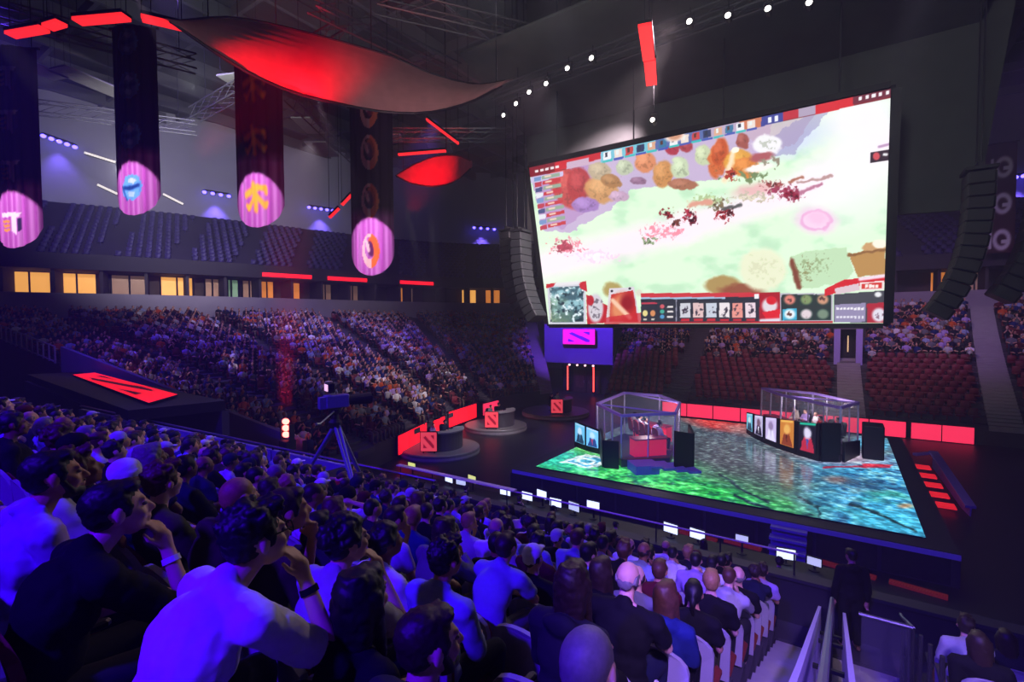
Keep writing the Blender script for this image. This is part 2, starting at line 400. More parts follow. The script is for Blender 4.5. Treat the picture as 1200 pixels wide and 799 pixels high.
HAIR = {}
def hair_mesh(kind, voxel=.009, ratio=1.0):
    key = (kind, voxel)
    if key in HAIR: return HAIR[key]
    mb = MB(); sm = 2; disp = .008; ds = .025
    def cap(g=0):
        mb.ell((0, -.022, .043), (.079+g, .096+g, .078+g), None, 20, 14); mb.ell((0, -.05, .0), (.070+g, .060+g, .066))
        mb.ell((0, .038, .084), (.055+g, .046+g, .028+g*.6))
        for x in (-1, 1): mb.ell((x*.068, .012, .02), (.016, .03, .045))
    if kind == 'short':
        cap(.001); disp = .012; ds = .014; rr = random.Random(8)
        for i in range(12): mb.capsule((-.05+.009*i, .04, .088), (-.052+.0095*i+rr.uniform(-.008, .008), .066, .092+rr.uniform(-.008, .006)), .012, .006, 8, 3)
    elif kind == 'messy':
        cap(.003); disp = .02; ds = .018; rr = random.Random(3)
        for i in range(26):
            a, b = rr.uniform(0, 2*PI), rr.uniform(.1, 1.25)
            d = V3(math.sin(b)*math.cos(a)*.082, math.sin(b)*math.sin(a)*.098-.02, math.cos(b)*.086+.045)
            mb.capsule(d, d+V3(rr.uniform(-.02, .02), rr.uniform(-.01, .03), rr.uniform(.0, .018)), .018, .008, 8, 3)
        for i in range(7): mb.capsule((-.045+.015*i, .05, .1), (-.05+.016*i, .086, .118), .016, .009, 8, 3)
    elif kind == 'curly':
        cap(.004); rr = random.Random(5); disp = .01
        for i in range(90):
            a, b = rr.uniform(0, 2*PI), rr.uniform(0, 1.75)
            if b > 1.1 and math.sin(a) > .3: continue
            mb.ell((math.sin(b)*math.cos(a)*.092, math.sin(b)*math.sin(a)*.105-.02, math.cos(b)*.095+.04), (.02, .02, .02), None, 8, 6)
    elif kind == 'long':
        cap(.008); mb.ell((0, -.075, -.09), (.088, .05, .17), Euler((R(-6), 0, 0)).to_matrix())
        for x in (-1, 1): mb.capsule((x*.075, -.02, .03), (x*.085, -.01, -.2), .032, .02)
        rr = random.Random(6)
        for i in range(15):
            a = R(205+i*9.3); q = (math.cos(a)*.088, math.sin(a)*.09-.02)
            mb.capsule((q[0]*.6, q[1]*.75, .11), (q[0], q[1], .0), .016, .018, 8, 3); mb.capsule((q[0], q[1], .0), (q[0]*rr.uniform(.85, 1.08), q[1]*.95-.01, -.2-rr.uniform(0, .05)), .018, .009, 8, 3)
        disp = .014; ds = .025
    elif kind == 'bun':
        cap(.003); mb.ell((0, -.115, .07), (.04, .038, .04)); mb.capsule((0, -.08, .06), (0, -.1, .07), .03, .03)
    elif kind == 'tail':
        cap(.003); mb.capsule((0, -.105, .05), (0, -.135, -.02), .024, .03); mb.capsule((0, -.135, -.02), (0, -.115, -.16), .03, .012)
    elif kind == 'shaved':
        mb.ell((0, -.016, .029), (.0785, .0975, .088), None, 20, 14); mb.ell((0, -.05, .005), (.068, .062, .07)); disp = .002
    elif kind == 'fringe':            # bald crown with hair round the sides
        for x in (-1, 1): mb.ell((x*.066, -.02, .01), (.016, .06, .04))
        mb.ell((0, -.085, .0), (.055, .024, .045))
    elif kind == 'beard':
        mb.ell((0, .045, -.082), (.054, .048, .036)); mb.ell((0, .078, -.09), (.03, .024, .026))
        for x in (-1, 1): mb.capsule((x*.068, .012, -.005), (x*.05, .045, -.075), .012, .018)
        mb.capsule((-.022, .1, -.051), (.022, .1, -.051), .006, .006); disp = .004
    elif kind == 'cap':
        mb.ell((0, -.01, .052), (.087, .105, .075), None, 20, 12); mb.tube((0, -.01, .03), (0, -.01, .055), .0, .0)
        mb.ell((0, .105, .047), (.068, .068, .009), Euler((R(-8), 0, 0)).to_matrix()); disp = 0; sm = 3
        mb.ell((0, -.01, .128), (.01, .01, .007)); mb.ell((0, -.05, .01), (.074, .066, .05))
    elif kind == 'beanie':
        mb.ell((0, -.015, .055), (.09, .106, .09), None, 20, 12); mb.tube((0, -.012, .02), (0, -.012, .06), .1, .098, 20); disp = .004
    HAIR[key] = skinned(mb, 'hair', MATS['hair_black'], voxel, sm, ratio, disp, ds)
    return HAIR[key]

SKINS = ['skin_light', 'skin_tan', 'skin_warm', 'skin_brown']
for n, c in (('skin_light', (226, 178, 150)), ('skin_tan', (205, 150, 118)), ('skin_warm', (214, 164, 132)), ('skin_brown', (140, 92, 66))):
    mat(n, c, .5, var=.06)
for n, c in (('hair_black', (16, 13, 13)), ('hair_brown', (46, 30, 22)), ('hair_chestnut', (84, 52, 34)), ('hair_blond', (170, 130, 80)), ('hair_grey', (120, 116, 112))):
    mat(n, c, .55, var=.35, scale=60)
CLOTH = {'white': (232, 232, 236), 'pale grey': (178, 178, 186), 'sky blue': (150, 164, 204), 'lilac': (176, 150, 214), 'cream': (226, 214, 190), 'grey': (110, 112, 118), 'navy': (24, 28, 52), 'black': (15, 15, 18),
         'charcoal': (40, 41, 46), 'maroon': (84, 22, 30), 'orange': (206, 92, 34), 'red': (176, 28, 34), 'olive': (66, 70, 44), 'teal': (30, 96, 104), 'dark blue': (30, 44, 104)}
for n, c in CLOTH.items(): mat('cloth_'+n.replace(' ', '_'), c, .85, var=.1, scale=40, spec=.2)
def clothm(n): return MATS['cloth_'+n.replace(' ', '_')]
def set_mat(o, m):
    o.material_slots[0].link = 'OBJECT'; o.material_slots[0].material = m

POSES = [
    ('sitting back with hands in lap', dict(lean=-9, hp=6, hy=4, arms=('lap', 'lap')), 'tee'),
    ('leaning forward on knees', dict(lean=20, hp=14, hy=-3, arms=('knee', 'knee'), hunch=1), 'tee'),
    ('resting chin on one hand', dict(lean=8, hp=2, hy=-6, arms=('lap', 'chin'), hunch=.6), 'hoodie'),
    ('sitting with folded arms', dict(lean=-7, hp=4, hy=8, arms=('cross', 'cross'), wide=1.08), 'collar'),
    ('holding a hand to the mouth', dict(lean=4, hp=3, hy=-10, arms=('mouth', 'lap'), hunch=.4), 'tee'),
    ('sitting upright', dict(lean=-3, hp=8, hy=-14, arms=('arm', 'lap'), wide=.92), 'hoodie'),
    ('slouching sideways', dict(lean=-12, side=-7, hp=6, hy=-4, hr=-6, arms=('arm', 'arm'), wide=1.1), 'collar'),
    ('holding the back of the head', dict(lean=-6, hp=10, hy=0, arms=('nape', 'nape')), 'tee'),
]
PROTO = {}
def parts_for(i, lod):
    """meshes of pose i at one level of detail, made once"""
    if (i, lod) in PROTO: return PROTO[(i, lod)]
    name, kw, sh = POSES[i]; p = Pose(**kw)
    vx, ra = ((.011, .55), (.017, .32), (.022, .22))[lod]
    d = dict(pose=p, words=name, sh=sh, body=body_mesh(p, vx, ra, True), shirt=shirt_mesh(p, vx*1.2, ra, sh), trousers=trouser_mesh(p, vx*1.4, ra))
    PROTO[(i, lod)] = d; return d
HAIRW = {'short': 'short-haired', 'messy': 'tousle-haired', 'curly': 'curly-haired', 'long': 'long-haired', 'bun': 'bun-haired', 'tail': 'ponytailed', 'shaved': 'crop-haired', 'fringe': 'balding', 'cap': 'cap-wearing', 'beanie': 'beanie-wearing'}
GARMENT = {'tee': 't-shirt', 'hoodie': 'hoodie', 'collar': 'collared shirt'}
def make_person(d, loc, rz, hair, haircol, skin, shirtcol, trousercol, lod, label, group=None, hat='black', beard=False):
    t = thing('person', label, 'person', loc, rz, group)
    b = put('body', d['body'], t); set_mat(b, MATS[skin])
    s = put('shirt', d['shirt'], t); set_mat(s, clothm(shirtcol))
    tr = put('trousers', d['trousers'], t); set_mat(tr, clothm(trousercol))
    p = d['pose']; X = p.hm.to_4x4(); X.translation = p.head
    if hair:
        hm = hair_mesh(hair, (.008, .011, .013)[lod], (.6, .45, .3)[lod])
        h = put('cap' if hair == 'cap' else 'beanie' if hair == 'beanie' else 'hair', hm, t); h.matrix_local = X
        set_mat(h, clothm(hat) if hair in ('cap', 'beanie') else MATS[haircol])
        if hair == 'cap':
            u = put('hair', hair_mesh('fringe', (.008, .011, .013)[lod], .5), t); u.matrix_local = X; set_mat(u, MATS[haircol])
    if beard:
        u = put('beard', hair_mesh('beard', (.008, .011, .013)[lod], .6), t); u.matrix_local = X; set_mat(u, MATS[haircol])
    return t
# ------------------------------------------------------------------ materials of the arena
concrete = mat('concrete', (120, 116, 118), .8, var=.2, scale=3)
concrete_dark = mat('concrete_dark', (62, 60, 66), .85, var=.2, scale=2)
steel = mat('steel', (150, 150, 156), .35, .9, var=.1)
truss_m = mat('truss_steel', (84, 84, 88), .55, .2, var=.15)
steel_dark = mat('steel_dark', (54, 54, 58), .5, .6, var=.15)
black = mat('black_paint', (14, 14, 16), .55, var=.2)
black_matte = mat('black_cloth', (44, 44, 46), .95, var=.3, scale=6, spec=.1)
arena_floor_m = mat('arena_floor', (34, 34, 37), .45, var=.35, scale=.35)
upper_wall_m = mat('upper_wall', (150, 148, 160), .9, var=.12, scale=.25)
roof_m = mat('roof_deck', (58, 60, 60), .9, var=.35, scale=.3)
seat_red = mat('seat_red', (112, 26, 34), .7, var=.15)
seat_grey = mat('seat_shell', (176, 172, 178), .45, var=.08)
def emat(name, c, e): return mat(name, c, .5, var=0.0, emit=e)
red_led = emat('red_led', (255, 24, 40), 1.3)
pink_led = emat('pink_led', (255, 52, 92), 1.0)
white_led = emat('white_led', (255, 250, 240), 6.0)
blue_led = emat('blue_led', (84, 70, 255), 9.0)
warm_win = emat('warm_window', (255, 178, 84), .9)

def crom(pts, n):
    P = np.asarray(pts, float); P = np.vstack([2*P[0]-P[1], P, 2*P[-1]-P[-2]])
    out = []; k = len(P)-3
    for i in range(k):
        p0, p1, p2, p3 = P[i:i+4]
        t = np.linspace(0, 1, 24, endpoint=(i == k-1))[:, None]
        out.append(.5*((2*p1)+(-p0+p2)*t+(2*p0-5*p1+4*p2-p3)*t**2+(-p0+3*p1-3*p2+p3)*t**3))
    q = np.vstack(out); d = np.concatenate([[0], np.cumsum(np.hypot(*np.diff(q[:, :2], axis=0).T))])
    s = np.linspace(0, d[-1], n)
    return np.stack([np.interp(s, d, q[:, j]) for j in range(q.shape[1])], 1)
def offset(q, d):
    t = np.gradient(q, axis=0); t = t/np.linalg.norm(t, axis=1)[:, None]
    return q+np.stack([-t[:, 1], t[:, 0]], 1)*d
RING = crom([(-66, -8), (-60, 6), (-53, 22), (-48, 40), (-43, 53), (-34, 59.5), (-22, 60.5), (12, 60.5), (34, 60.5)], 400)
WALL = offset(RING, 14)
def band(mb, path, z0, z1, inner=0.0, outer=.3, i0=0, i1=None, step=3):
    """an upright wall of some thickness along a plan curve"""
    p = path[i0:i1]; n = np.gradient(p, axis=0); n = n/np.linalg.norm(n, axis=1)[:, None]; n = np.stack([-n[:, 1], n[:, 0]], 1)
    sel = list(range(0, len(p), step));
    if sel[-1] != len(p)-1: sel.append(len(p)-1)
    a = (p+n*inner)[sel]; b = (p+n*outer)[sel]; k = len(sel)
    vs = [(x, y, z0) for x, y in a]+[(x, y, z1) for x, y in a]+[(x, y, z1) for x, y in b]+[(x, y, z0) for x, y in b]
    fs = []
    for q in range(4):
        r = (q+1) % 4
        fs += [(q*k+i, q*k+i+1, r*k+i+1, r*k+i) for i in range(k-1)]
    fs += [(0, k, 2*k, 3*k), (k-1, 4*k-1, 3*k-1, 2*k-1)]
    return mb.add(vs, fs)
def struct(name, mb, m, smooth=False):
    return tag(mb.build(name, m, None, smooth), kind='structure')

# ------------------------------------------------------------------ floor, walls, roof
mb = MB(); mb.box((-4, 28, -.1), (90, 80, .2)); struct('floor', mb, arena_floor_m)
mb = MB(); band(mb, WALL, 19.5, 32, 0, .4); struct('wall_upper', mb, upper_wall_m)
mb = MB(); band(mb, RING, 7.6, 10.0, 0, .35); struct('wall_ring', mb, mat('ring_wall', (150, 144, 156), .85, var=.15, scale=.5))
mb = MB(); band(mb, RING, 10.0, 12.1, 4.0, 4.3); band(mb, RING, 9.7, 10.0, .35, 4.0)
struct('wall_suites', mb, mat('suite_wall', (70, 60, 58), .9))
mb = MB(); band(mb, RING, 12.05, 13.4, -.35, .6); band(mb, RING, 12.05, 12.3, .6, 4.3); struct('trim_fascia', mb, mat('fascia', (40, 36, 44), .8))
mb = MB(); mb.box((-25, 36, 32.2), (130, 110, .4)); struct('ceiling', mb, roof_m)
# purlins under the roof deck
mb = MB()
for i in range(24): mb.box((-82+i*5.2, 36, 31.3), (.35, 100, 1.2))
for i in range(15): mb.box((-25, -12+i*6.6, 31.6), (125, .3, .8))
struct('ceiling_beams', mb, mat('roof_steel', (84, 84, 86), .7, var=.3, scale=.5))

# suite bays: dividing walls, glazing and furniture
mb = MB()
for i in range(20, 396, 9):
    p, q = RING[i], RING[i+1]; t = (q-p)/np.linalg.norm(q-p); n = np.array([-t[1], t[0]])
    a = p+n*.4; b = p+n*4.0
    mb.bar((a[0], a[1], 11.03), (b[0], b[1], 11.03), .25, 2.05)
struct('wall_suite_dividers', mb, mat('divider', (60, 54, 58), .9))
def suite_window(k, i0, i1, z0=10.05, z1=11.95, m=warm_win):
    """back-lit glass front of one suite with its mullions"""
    mb = MB(); band(mb, RING, z0, z1, 3.4, 3.46, i0, i1+1, 2); o = struct('window_%d' % k, mb, m)
    fr = MB()
    for j in np.linspace(i0, i1, 3).astype(int):
        p = RING[j]; n = (WALL[j]-p)/14; c = p+n*3.3
        fr.box((c[0], c[1], (z0+z1)/2), (.12, .12, z1-z0))
    fr.build('window_frame', black, o)
    return o
dim_win = emat('dim_window', (196, 150, 120), .16)
amber = emat('amber_window', (255, 150, 60), .55)
green_win = emat('green_window', (150, 190, 150), .25)
K = 1
for i0, i1, m in ((44, 54, warm_win), (56, 63, warm_win), (65, 72, warm_win), (86, 94, warm_win), (75, 83, dim_win), (97, 102, dim_win), (103, 106, green_win), (107, 111, dim_win), (112, 116, amber), (119, 124, amber), (130, 134, dim_win), (140, 143, dim_win),
                  (158, 160, amber), (163, 168, dim_win), (181, 186, warm_win), (189, 194, amber), (325, 330, amber), (333, 336, dim_win)):
    suite_window(K, i0, i1, m=m); K += 1

# ------------------------------------------------------------------ stands
def stand_pts(inner, outer, z0, z1, rows, cols):
    I = crom(inner, cols); O = crom(outer, cols)
    t = np.linspace(0, 1, rows+1)
    P = I[None]*(1-t[:, None, None])+O[None]*t[:, None, None]
    return P, z0+(z1-z0)*t
def terrace(name, P, z, m):
    rows, cols = P.shape[0]-1, P.shape[1]
    mb = MB(); vs = []; fs = []
    for j in range(rows):
        for p in P[j]: vs.append((p[0], p[1], z[j]))
        for p in P[j+1]: vs.append((p[0], p[1], z[j]))
    for j in range(2*rows-1):
        for i in range(cols-1):
            a = j*cols+i; fs.append((a, a+1, a+cols+1, a+cols))
    # front wall down to the floor and end walls
    b = len(vs)
    for p in P[0]: vs.append((p[0], p[1], 0))
    for i in range(cols-1): fs.append((b+i, b+i+1, i+1, i))
    mb.add(vs, fs)
    for e in (0, cols-1):
        for j in range(rows):
            p, q = P[j, e], P[j+1, e]
            mb.add([(p[0], p[1], 0), (q[0], q[1], 0), (q[0], q[1], z[j]), (p[0], p[1], z[j])], [(0, 1, 2, 3)])
    return struct(name, mb, m)
LP, LZ = stand_pts([(-18.2, 12.2), (-20, 19.3), (-22, 26), (-23, 31), (-22.7, 35.5), (-21.7, 38.6)], [(-61, 8), (-53.2, 22), (-48.2, 40), (-43.4, 52.6), (-35, 58.4)], 1.2, 8.1, 40, 60)
FP, FZ = stand_pts([(-16.6, 38.9), (0, 38.9), (26, 38.9)], [(-22.5, 60), (0, 60), (30, 60)], 1.15, 8.6, 24, 60)
stand_m = mat('stand_steps', (66, 62, 68), .85, var=.2, scale=1.5)
terrace('floor_stand_west', LP, LZ, stand_m)
terrace('floor_stand_north', FP, FZ, stand_m)
UP, UZ = stand_pts([tuple(p) for p in offset(RING, .6)[20:400:12]], [tuple(p) for p in offset(RING, 13.6)[20:400:12]], 13.2, 20.6, 15, 120)
def upper(name, P, z, m):
    mb = MB(); vs = []; fs = []; rows, cols = P.shape[0]-1, P.shape[1]
    for j in range(rows):
        for p in P[j]: vs.append((p[0], p[1], z[j]))
        for p in P[j+1]: vs.append((p[0], p[1], z[j]))
    for j in range(2*rows-1):
        for i in range(cols-1):
            a = j*cols+i; fs.append((a, a+1, a+cols+1, a+cols))
    mb.add(vs, fs); return struct(name, mb, m)
upper('floor_upper_deck', UP, UZ, mat('upper_steps', (34, 28, 50), .9, var=.2, scale=1))

# aisle stairs laid on the stands
def stair_strip(name, P, z, u, width, m, j0=0, j1=None):
    mb = MB(); rows, cols = P.shape[0]-1, P.shape[1]
    j1 = rows if j1 is None else j1
    def at(j):
        f = u[0]+(u[1]-u[0])*j/rows; x = f*(cols-1); i = min(int(x), cols-2); a = x-i
        p = P[j, i]*(1-a)+P[j, i+1]*a; d = P[j, i+1]-P[j, i]; return p, d/np.linalg.norm(d)
    for j in range(j0, j1):
        p, d = at(j); q, _ = at(min(j+1, rows)); w = d*width/2; h = z[1]-z[0]
        for k in range(2):
            a = p+(q-p)*(k*.5-.25 if k == 0 else .25); b = p+(q-p)*(.25 if k == 0 else .75)
            zt = z[j]+.02+h*.5*k
            vs = [(*(a-w), zt), (*(a+w), zt), (*(b+w), zt), (*(b-w), zt), (*(a-w), zt-.3), (*(a+w), zt-.3), (*(b+w), zt-.3), (*(b-w), zt-.3)]
            mb.add(vs, [(0, 1, 2, 3), (4, 5, 1, 0), (5, 6, 2, 1), (6, 7, 3, 2), (7, 4, 0, 3)])
    return struct(name, mb, m)
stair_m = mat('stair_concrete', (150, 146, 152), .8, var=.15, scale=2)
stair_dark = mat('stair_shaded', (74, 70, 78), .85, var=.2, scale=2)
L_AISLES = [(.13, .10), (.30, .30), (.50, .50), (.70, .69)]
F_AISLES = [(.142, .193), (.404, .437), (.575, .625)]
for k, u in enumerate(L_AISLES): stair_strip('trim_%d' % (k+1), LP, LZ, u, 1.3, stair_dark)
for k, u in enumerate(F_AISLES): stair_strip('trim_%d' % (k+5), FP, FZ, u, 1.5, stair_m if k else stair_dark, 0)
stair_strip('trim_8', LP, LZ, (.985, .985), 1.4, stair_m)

def vomitory(k, x, y, z, w, h):
    # dark panel for the doorway's shade; lilac reveals with their light put into colour
    mb = MB(); mb.box((x, y+.5, z+h/2), (w, .1, h)); d = struct('door_%d' % k, mb, mat('doorway_dark', (22, 20, 24), .8))
    mb = MB()
    for s in (-1, 1): mb.box((x+s*(w/2+.22), y+.1, z+h/2-.1), (.42, 1.0, h+.2))
    mb.build('door_reveal', mat('reveal_lilac', (170, 156, 226), .6), d)
    mb = MB(); mb.box((x, y+.1, z+h+.12), (w+.9, 1.0, .24)); mb.box((x, y-.3, z+.05), (w, .5, .1)); mb.build('door_lintel', concrete, d)
    mb = MB(); mb.box((x, y+.42, z+h*.55), (.08, .05, h*.5)); mb.build('door_handle', emat('door_glow', (255, 220, 150), .6), d)  # bar glows though no lamp is here, light put into its material
vomitory(11, .42, 47.2, 4.0, 1.0, 2.6)
vomitory(12, -9.3, 52.0, 5.7, 1.3, 2.2)
# seats and distant spectators that nobody could count
def soup(name, V, F, C, mt, label, cat, sm=False):
    me = bpy.data.meshes.new(name)
    me.vertices.add(len(V)); me.vertices.foreach_set('co', V.astype(np.float32).ravel())
    nf, k = F.shape
    me.loops.add(nf*k); me.loops.foreach_set('vertex_index', F.astype(np.int32).ravel())
    me.polygons.add(nf); me.polygons.foreach_set('loop_start', np.arange(0, nf*k, k, dtype=np.int32))
    me.update(calc_edges=True)
    at = me.color_attributes.new('Col', 'FLOAT_COLOR', 'POINT')
    at.data.foreach_set('color', np.concatenate([C, np.ones((len(C), 1))], 1).astype(np.float32).ravel())
    if sm: me.polygons.foreach_set('use_smooth', np.ones(nf, bool))
    me.materials.append(mt); me.validate(); me.update()
    return tag(put(name, me), label, cat, kind='stuff')
def quads_only(mb):
    F = []
    for f in mb.f:
        if len(f) == 4: F.append(f)
        elif len(f) == 3: F.append((f[0], f[1], f[2], f[2]))
        else:
            for i in range(1, len(f)-1, 2):
                F.append((f[0], f[i], f[i+1], f[min(i+2, len(f)-1)]))
    return np.array(F)
def template(fn_list):
    V, F, K = [], [], []; b = 0
    for key, fn in fn_list:
        mb = MB(); fn(mb); f = quads_only(mb); V.append(np.array(mb.v)); F.append(f+b); K.append(np.full(len(mb.v), key)); b += len(mb.v)
    return np.concatenate(V), np.concatenate(F), np.concatenate(K)
def seat_lo(mb):
    mb.box((0, .02, .40), (.44, .4, .09)); mb.bbox((0, -.22, .62), (.44, .07, .5), .05); mb.box((0, -.05, .18), (.07, .1, .36)); mb.box((-.25, 0, .58), (.045, .36, .05))
TPL_SEAT = template([(0, seat_lo)])
def person_lo(arm):
    def skin(mb):
        mb.ell((0, .01, 1.19), (.078, .09, .11), None, 7, 5); mb.tube((0, -.03, 1.0), (0, 0, 1.1), .05, .05, 5)
        if arm == 0:
            for x in (-1, 1): mb.tube((x*.25, .08, .74), (x*.08, .3, .68), .042, .034, 5)
        elif arm == 1:
            mb.tube((.28, .16, 1.02), (.2, .24, 1.34), .04, .032, 5); mb.tube((-.25, .08, .74), (-.08, .3, .68), .042, .034, 5)
        else:
            for x in (-1, 1): mb.tube((x*.2, .2, .76), (x*.04, .26, .98), .042, .034, 5)
    def hair(mb): mb.ell((0, -.025, 1.225), (.088, .098, .095), None, 7, 5)
    def shirt(mb):
        mb.lathe([(.50, .17), (.72, .16), (.9, .2), (1.0, .15), (1.05, .06)], 8, lambda v: Vector((v.x*1.08, v.y*.68-.02, v.z)))
        e = {0: (.25, .08, .74), 1: (.28, .16, 1.02), 2: (.2, .2, .76)}[arm]
        mb.tube((.19, -.01, .96), e, .062, .052, 6); mb.tube((-.19, -.01, .96), (-e[0] if arm != 1 else -.25, e[1] if arm != 1 else .08, e[2] if arm != 1 else .74), .062, .052, 6)
    def legs(mb):
        for x in (-1, 1):
            mb.tube((x*.09, 0, .52), (x*.13, .43, .5), .09, .065, 6); mb.tube((x*.13, .42, .5), (x*.12, .4, .05), .06, .045, 6); mb.box((x*.12, .45, .04), (.08, .22, .07))
    return template([(0, skin), (1, hair), (2, shirt), (3, legs)])
TPL_P = [person_lo(0), person_lo(1), person_lo(2)]
rng = np.random.default_rng(11)
def place(tpl, sites, colfn):
    V, F, K = tpl; n = len(sites)
    s = np.array(sites)  # x y z rz scale
    c, t = np.cos(s[:, 3]), np.sin(s[:, 3])
    X = V[None, :, 0]*s[:, 4:5]; Y = V[None, :, 1]*s[:, 4:5]; Z = V[None, :, 2]*s[:, 4:5]
    W = np.stack([X*c[:, None]-Y*t[:, None]+s[:, 0:1], X*t[:, None]+Y*c[:, None]+s[:, 1:2], Z+s[:, 2:3]], -1)
    Fa = (F[None]+(np.arange(n)*len(V))[:, None, None]).reshape(-1, 4)
    return W.reshape(-1, 3), Fa, colfn(n)[:, K].reshape(-1, 3)
def row_sites(P, z, rows, pitch, aisles, half, foot=.5):
    out = []
    R_, cols = P.shape[0]-1, P.shape[1]
    for j in rows:
        a = P[j]*(1-foot)+P[j+1]*foot
        d = np.concatenate([[0], np.cumsum(np.hypot(*np.diff(a, axis=0).T))]); L = d[-1]
        for s in np.arange(.5, L-.4, pitch):
            u = s/L
            if any(abs(s-(q0+(q1-q0)*j/R_)*L) < half for q0, q1 in aisles): continue
            x = np.interp(s, d, a[:, 0]); y = np.interp(s, d, a[:, 1])
            i = min(int(u*(cols-1)), cols-2); tx = a[i+1]-a[i]
            nx, ny = P[j][i]-P[j+1][i]                      # towards the arena floor
            out.append((x, y, z[j], math.atan2(-nx, ny) if True else 0, u, j))
    return out
LS = row_sites(LP, LZ, range(0, 38), .6, L_AISLES+[(.985, .985)], .95)
FS = row_sites(FP, FZ, range(0, 23), .6, F_AISLES, 1.05)
US = row_sites(UP, UZ, range(0, 13), .75, [(k/24+.02, k/24+.02) for k in range(24)], .9)
far_door = (-.3, 1.1)
FS = [s for s in FS if not (far_door[0]-.5 < s[0] < far_door[1]+.6 and s[1] > 45.5)]
def seat_cols(base, jit):
    def f(n):
        c = lin(np.array(base))[None, None]*(1+rng.uniform(-jit, jit, (n, 1, 1))); return np.repeat(c, 1, 1)
    return f
parts = [place(TPL_SEAT, [(x, y, z, r, 1.0) for x, y, z, r, u, j in LS+FS], seat_cols((112, 26, 36), .25)),
         place(TPL_SEAT, [(x, y, z, r, 1.0) for x, y, z, r, u, j in US], seat_cols((46, 36, 92), .15))]
def join(parts):
    V, F, C, b = [], [], [], 0
    for v, f, c in parts: V.append(v); F.append(f+b); C.append(c); b += len(v)
    return np.concatenate(V), np.concatenate(F), np.concatenate(C)
cloth_attr = attr_mat('crowd_cloth', rough=.8, spec=.2)
soup('stand_seating', *join(parts), attr_mat('seat_plastic', rough=.6), 'rows of dark red tip-up seats filling the distant stands', 'seating')
SHIRTS = lin(np.array([CLOTH[k] for k in ('white', 'pale grey', 'lilac', 'sky blue', 'black', 'black', 'black', 'charcoal', 'charcoal', 'navy', 'navy', 'navy', 'grey', 'grey', 'lilac', 'pale grey', 'maroon', 'dark blue', 'dark blue', 'dark blue', 'orange')]))
HAIRS = lin(np.array([(16, 13, 13), (30, 22, 18), (50, 34, 24), (90, 60, 38), (150, 116, 76)])); SKN = lin(np.array([(226, 178, 150), (205, 150, 118), (214, 164, 132), (150, 100, 72)])); PANTS = lin(np.array([(24, 28, 46), (15, 15, 18), (52, 56, 74), (110, 96, 76)]))
def crowd_cols(n):
    return np.stack([SKN[rng.integers(0, 4, n)], HAIRS[rng.integers(0, 5, n)], SHIRTS[rng.integers(0, len(SHIRTS), n)], PANTS[rng.integers(0, 4, n)]], 1)
occ = [[], [], []]
for s in LS:
    x, y, z, r, u, j = s
    p = .93 if j > 1 else .8
    if rng.random() < p: occ[rng.choice(3, p=[.66, .08, .26])].append((x, y, z, r+rng.uniform(-.3, .3), rng.uniform(.94, 1.06)))
for s in FS:
    x, y, z, r, u, j = s
    p = 0 if j < 8 else (.35 if j == 8 else .62 if j == 9 else .9)
    if x > 2 and j < 10: p *= .25
    if rng.random() < p: occ[rng.choice(3, p=[.66, .08, .26])].append((x, y, z, r+rng.uniform(-.3, .3), rng.uniform(.94, 1.06)))
# spectators on the low seats between the corner barrier and the tunnel roof
for j in range(5):
    for i in range(14):
        x = -17.9+i*.48; y = 9.0+.34*(x+11)+.9+j*.62
        if y < 11.6-.1*(x+18) and rng.random() < .75: occ[rng.choice(3)].append((x, y, 2.1-.30*j-.25*(x+18)*.3, rng.uniform(-.7, .2), rng.uniform(.94, 1.06)))
soup('distant_crowd', *join([place(TPL_P[i], occ[i], crowd_cols) for i in range(3)]), cloth_attr, 'seated spectators filling the far stands beyond the arena floor', 'crowd', True)
print('crowd', [len(o) for o in occ], 'seats', len(LS), len(FS), len(US))
# low corner terrace that carries those corner seats
mb = MB()
for j in range(5):
    a, b = (-18.2, 9.0+.34*(-18.2+11)+.55+j*.62), (-11.2, 9.0+.34*(-11.2+11)+.55+j*.62)
    za, zb = 2.1-.30*j+.015, 2.1-.30*j-.51
    mb.add([(a[0], a[1], za), (b[0], b[1], zb), (b[0], b[1]+.65, zb), (a[0], a[1]+.65, za), (a[0], a[1], za-.4), (b[0], b[1], zb-.4), (b[0], b[1]+.65, zb-.4), (a[0], a[1]+.65, za-.4)],
           [(0, 1, 2, 3), (4, 7, 6, 5), (0, 4, 5, 1), (1, 5, 6, 2), (2, 6, 7, 3), (3, 7, 4, 0)])
struct('floor_corner_terrace', mb, concrete_dark)
# red LED ribbon on the front wall of the far stand, fascia ribbon on the ring
def led_board(name, a, b, z0, z1, label, m=pink_led, segs=6, grp=None):
    t = thing(name, label, 'LED board', ((a[0]+b[0])/2, (a[1]+b[1])/2, z0), 0, grp)
    cx, cy = (a[0]+b[0])/2, (a[1]+b[1])/2
    mb = MB(); mb.bar((a[0]-cx, a[1]-cy, (z1-z0)/2), (b[0]-cx, b[1]-cy, (z1-z0)/2), .16, z1-z0+.1); mb.build('housing', black, t)
    d = np.array(b, float)-np.array(a, float); L = np.linalg.norm(d); d /= L; n = np.array([d[1], -d[0]])*.10
    for k in range(segs):
        p = np.array(a)+d*L*(k+.02)/segs+n-[cx, cy]; q = np.array(a)+d*L*(k+.98)/segs+n-[cx, cy]
        mb = MB(); mb.bar((p[0], p[1], (z1-z0)/2), (q[0], q[1], (z1-z0)/2), .05, z1-z0); mb.build('led_panel', m, t)
    return t
led_board('led_ribbon_board', (-11.6, 38.62), (3.4, 38.62), .05, 1.0, 'long glowing pink-red LED ribbon along the front wall of the far stand', segs=8)
led_board('led_ribbon_board', (3.6, 38.62), (6.5, 38.62), .05, 1.0, 'short glowing red LED board ending the ribbon beside the dark stairs', segs=2)
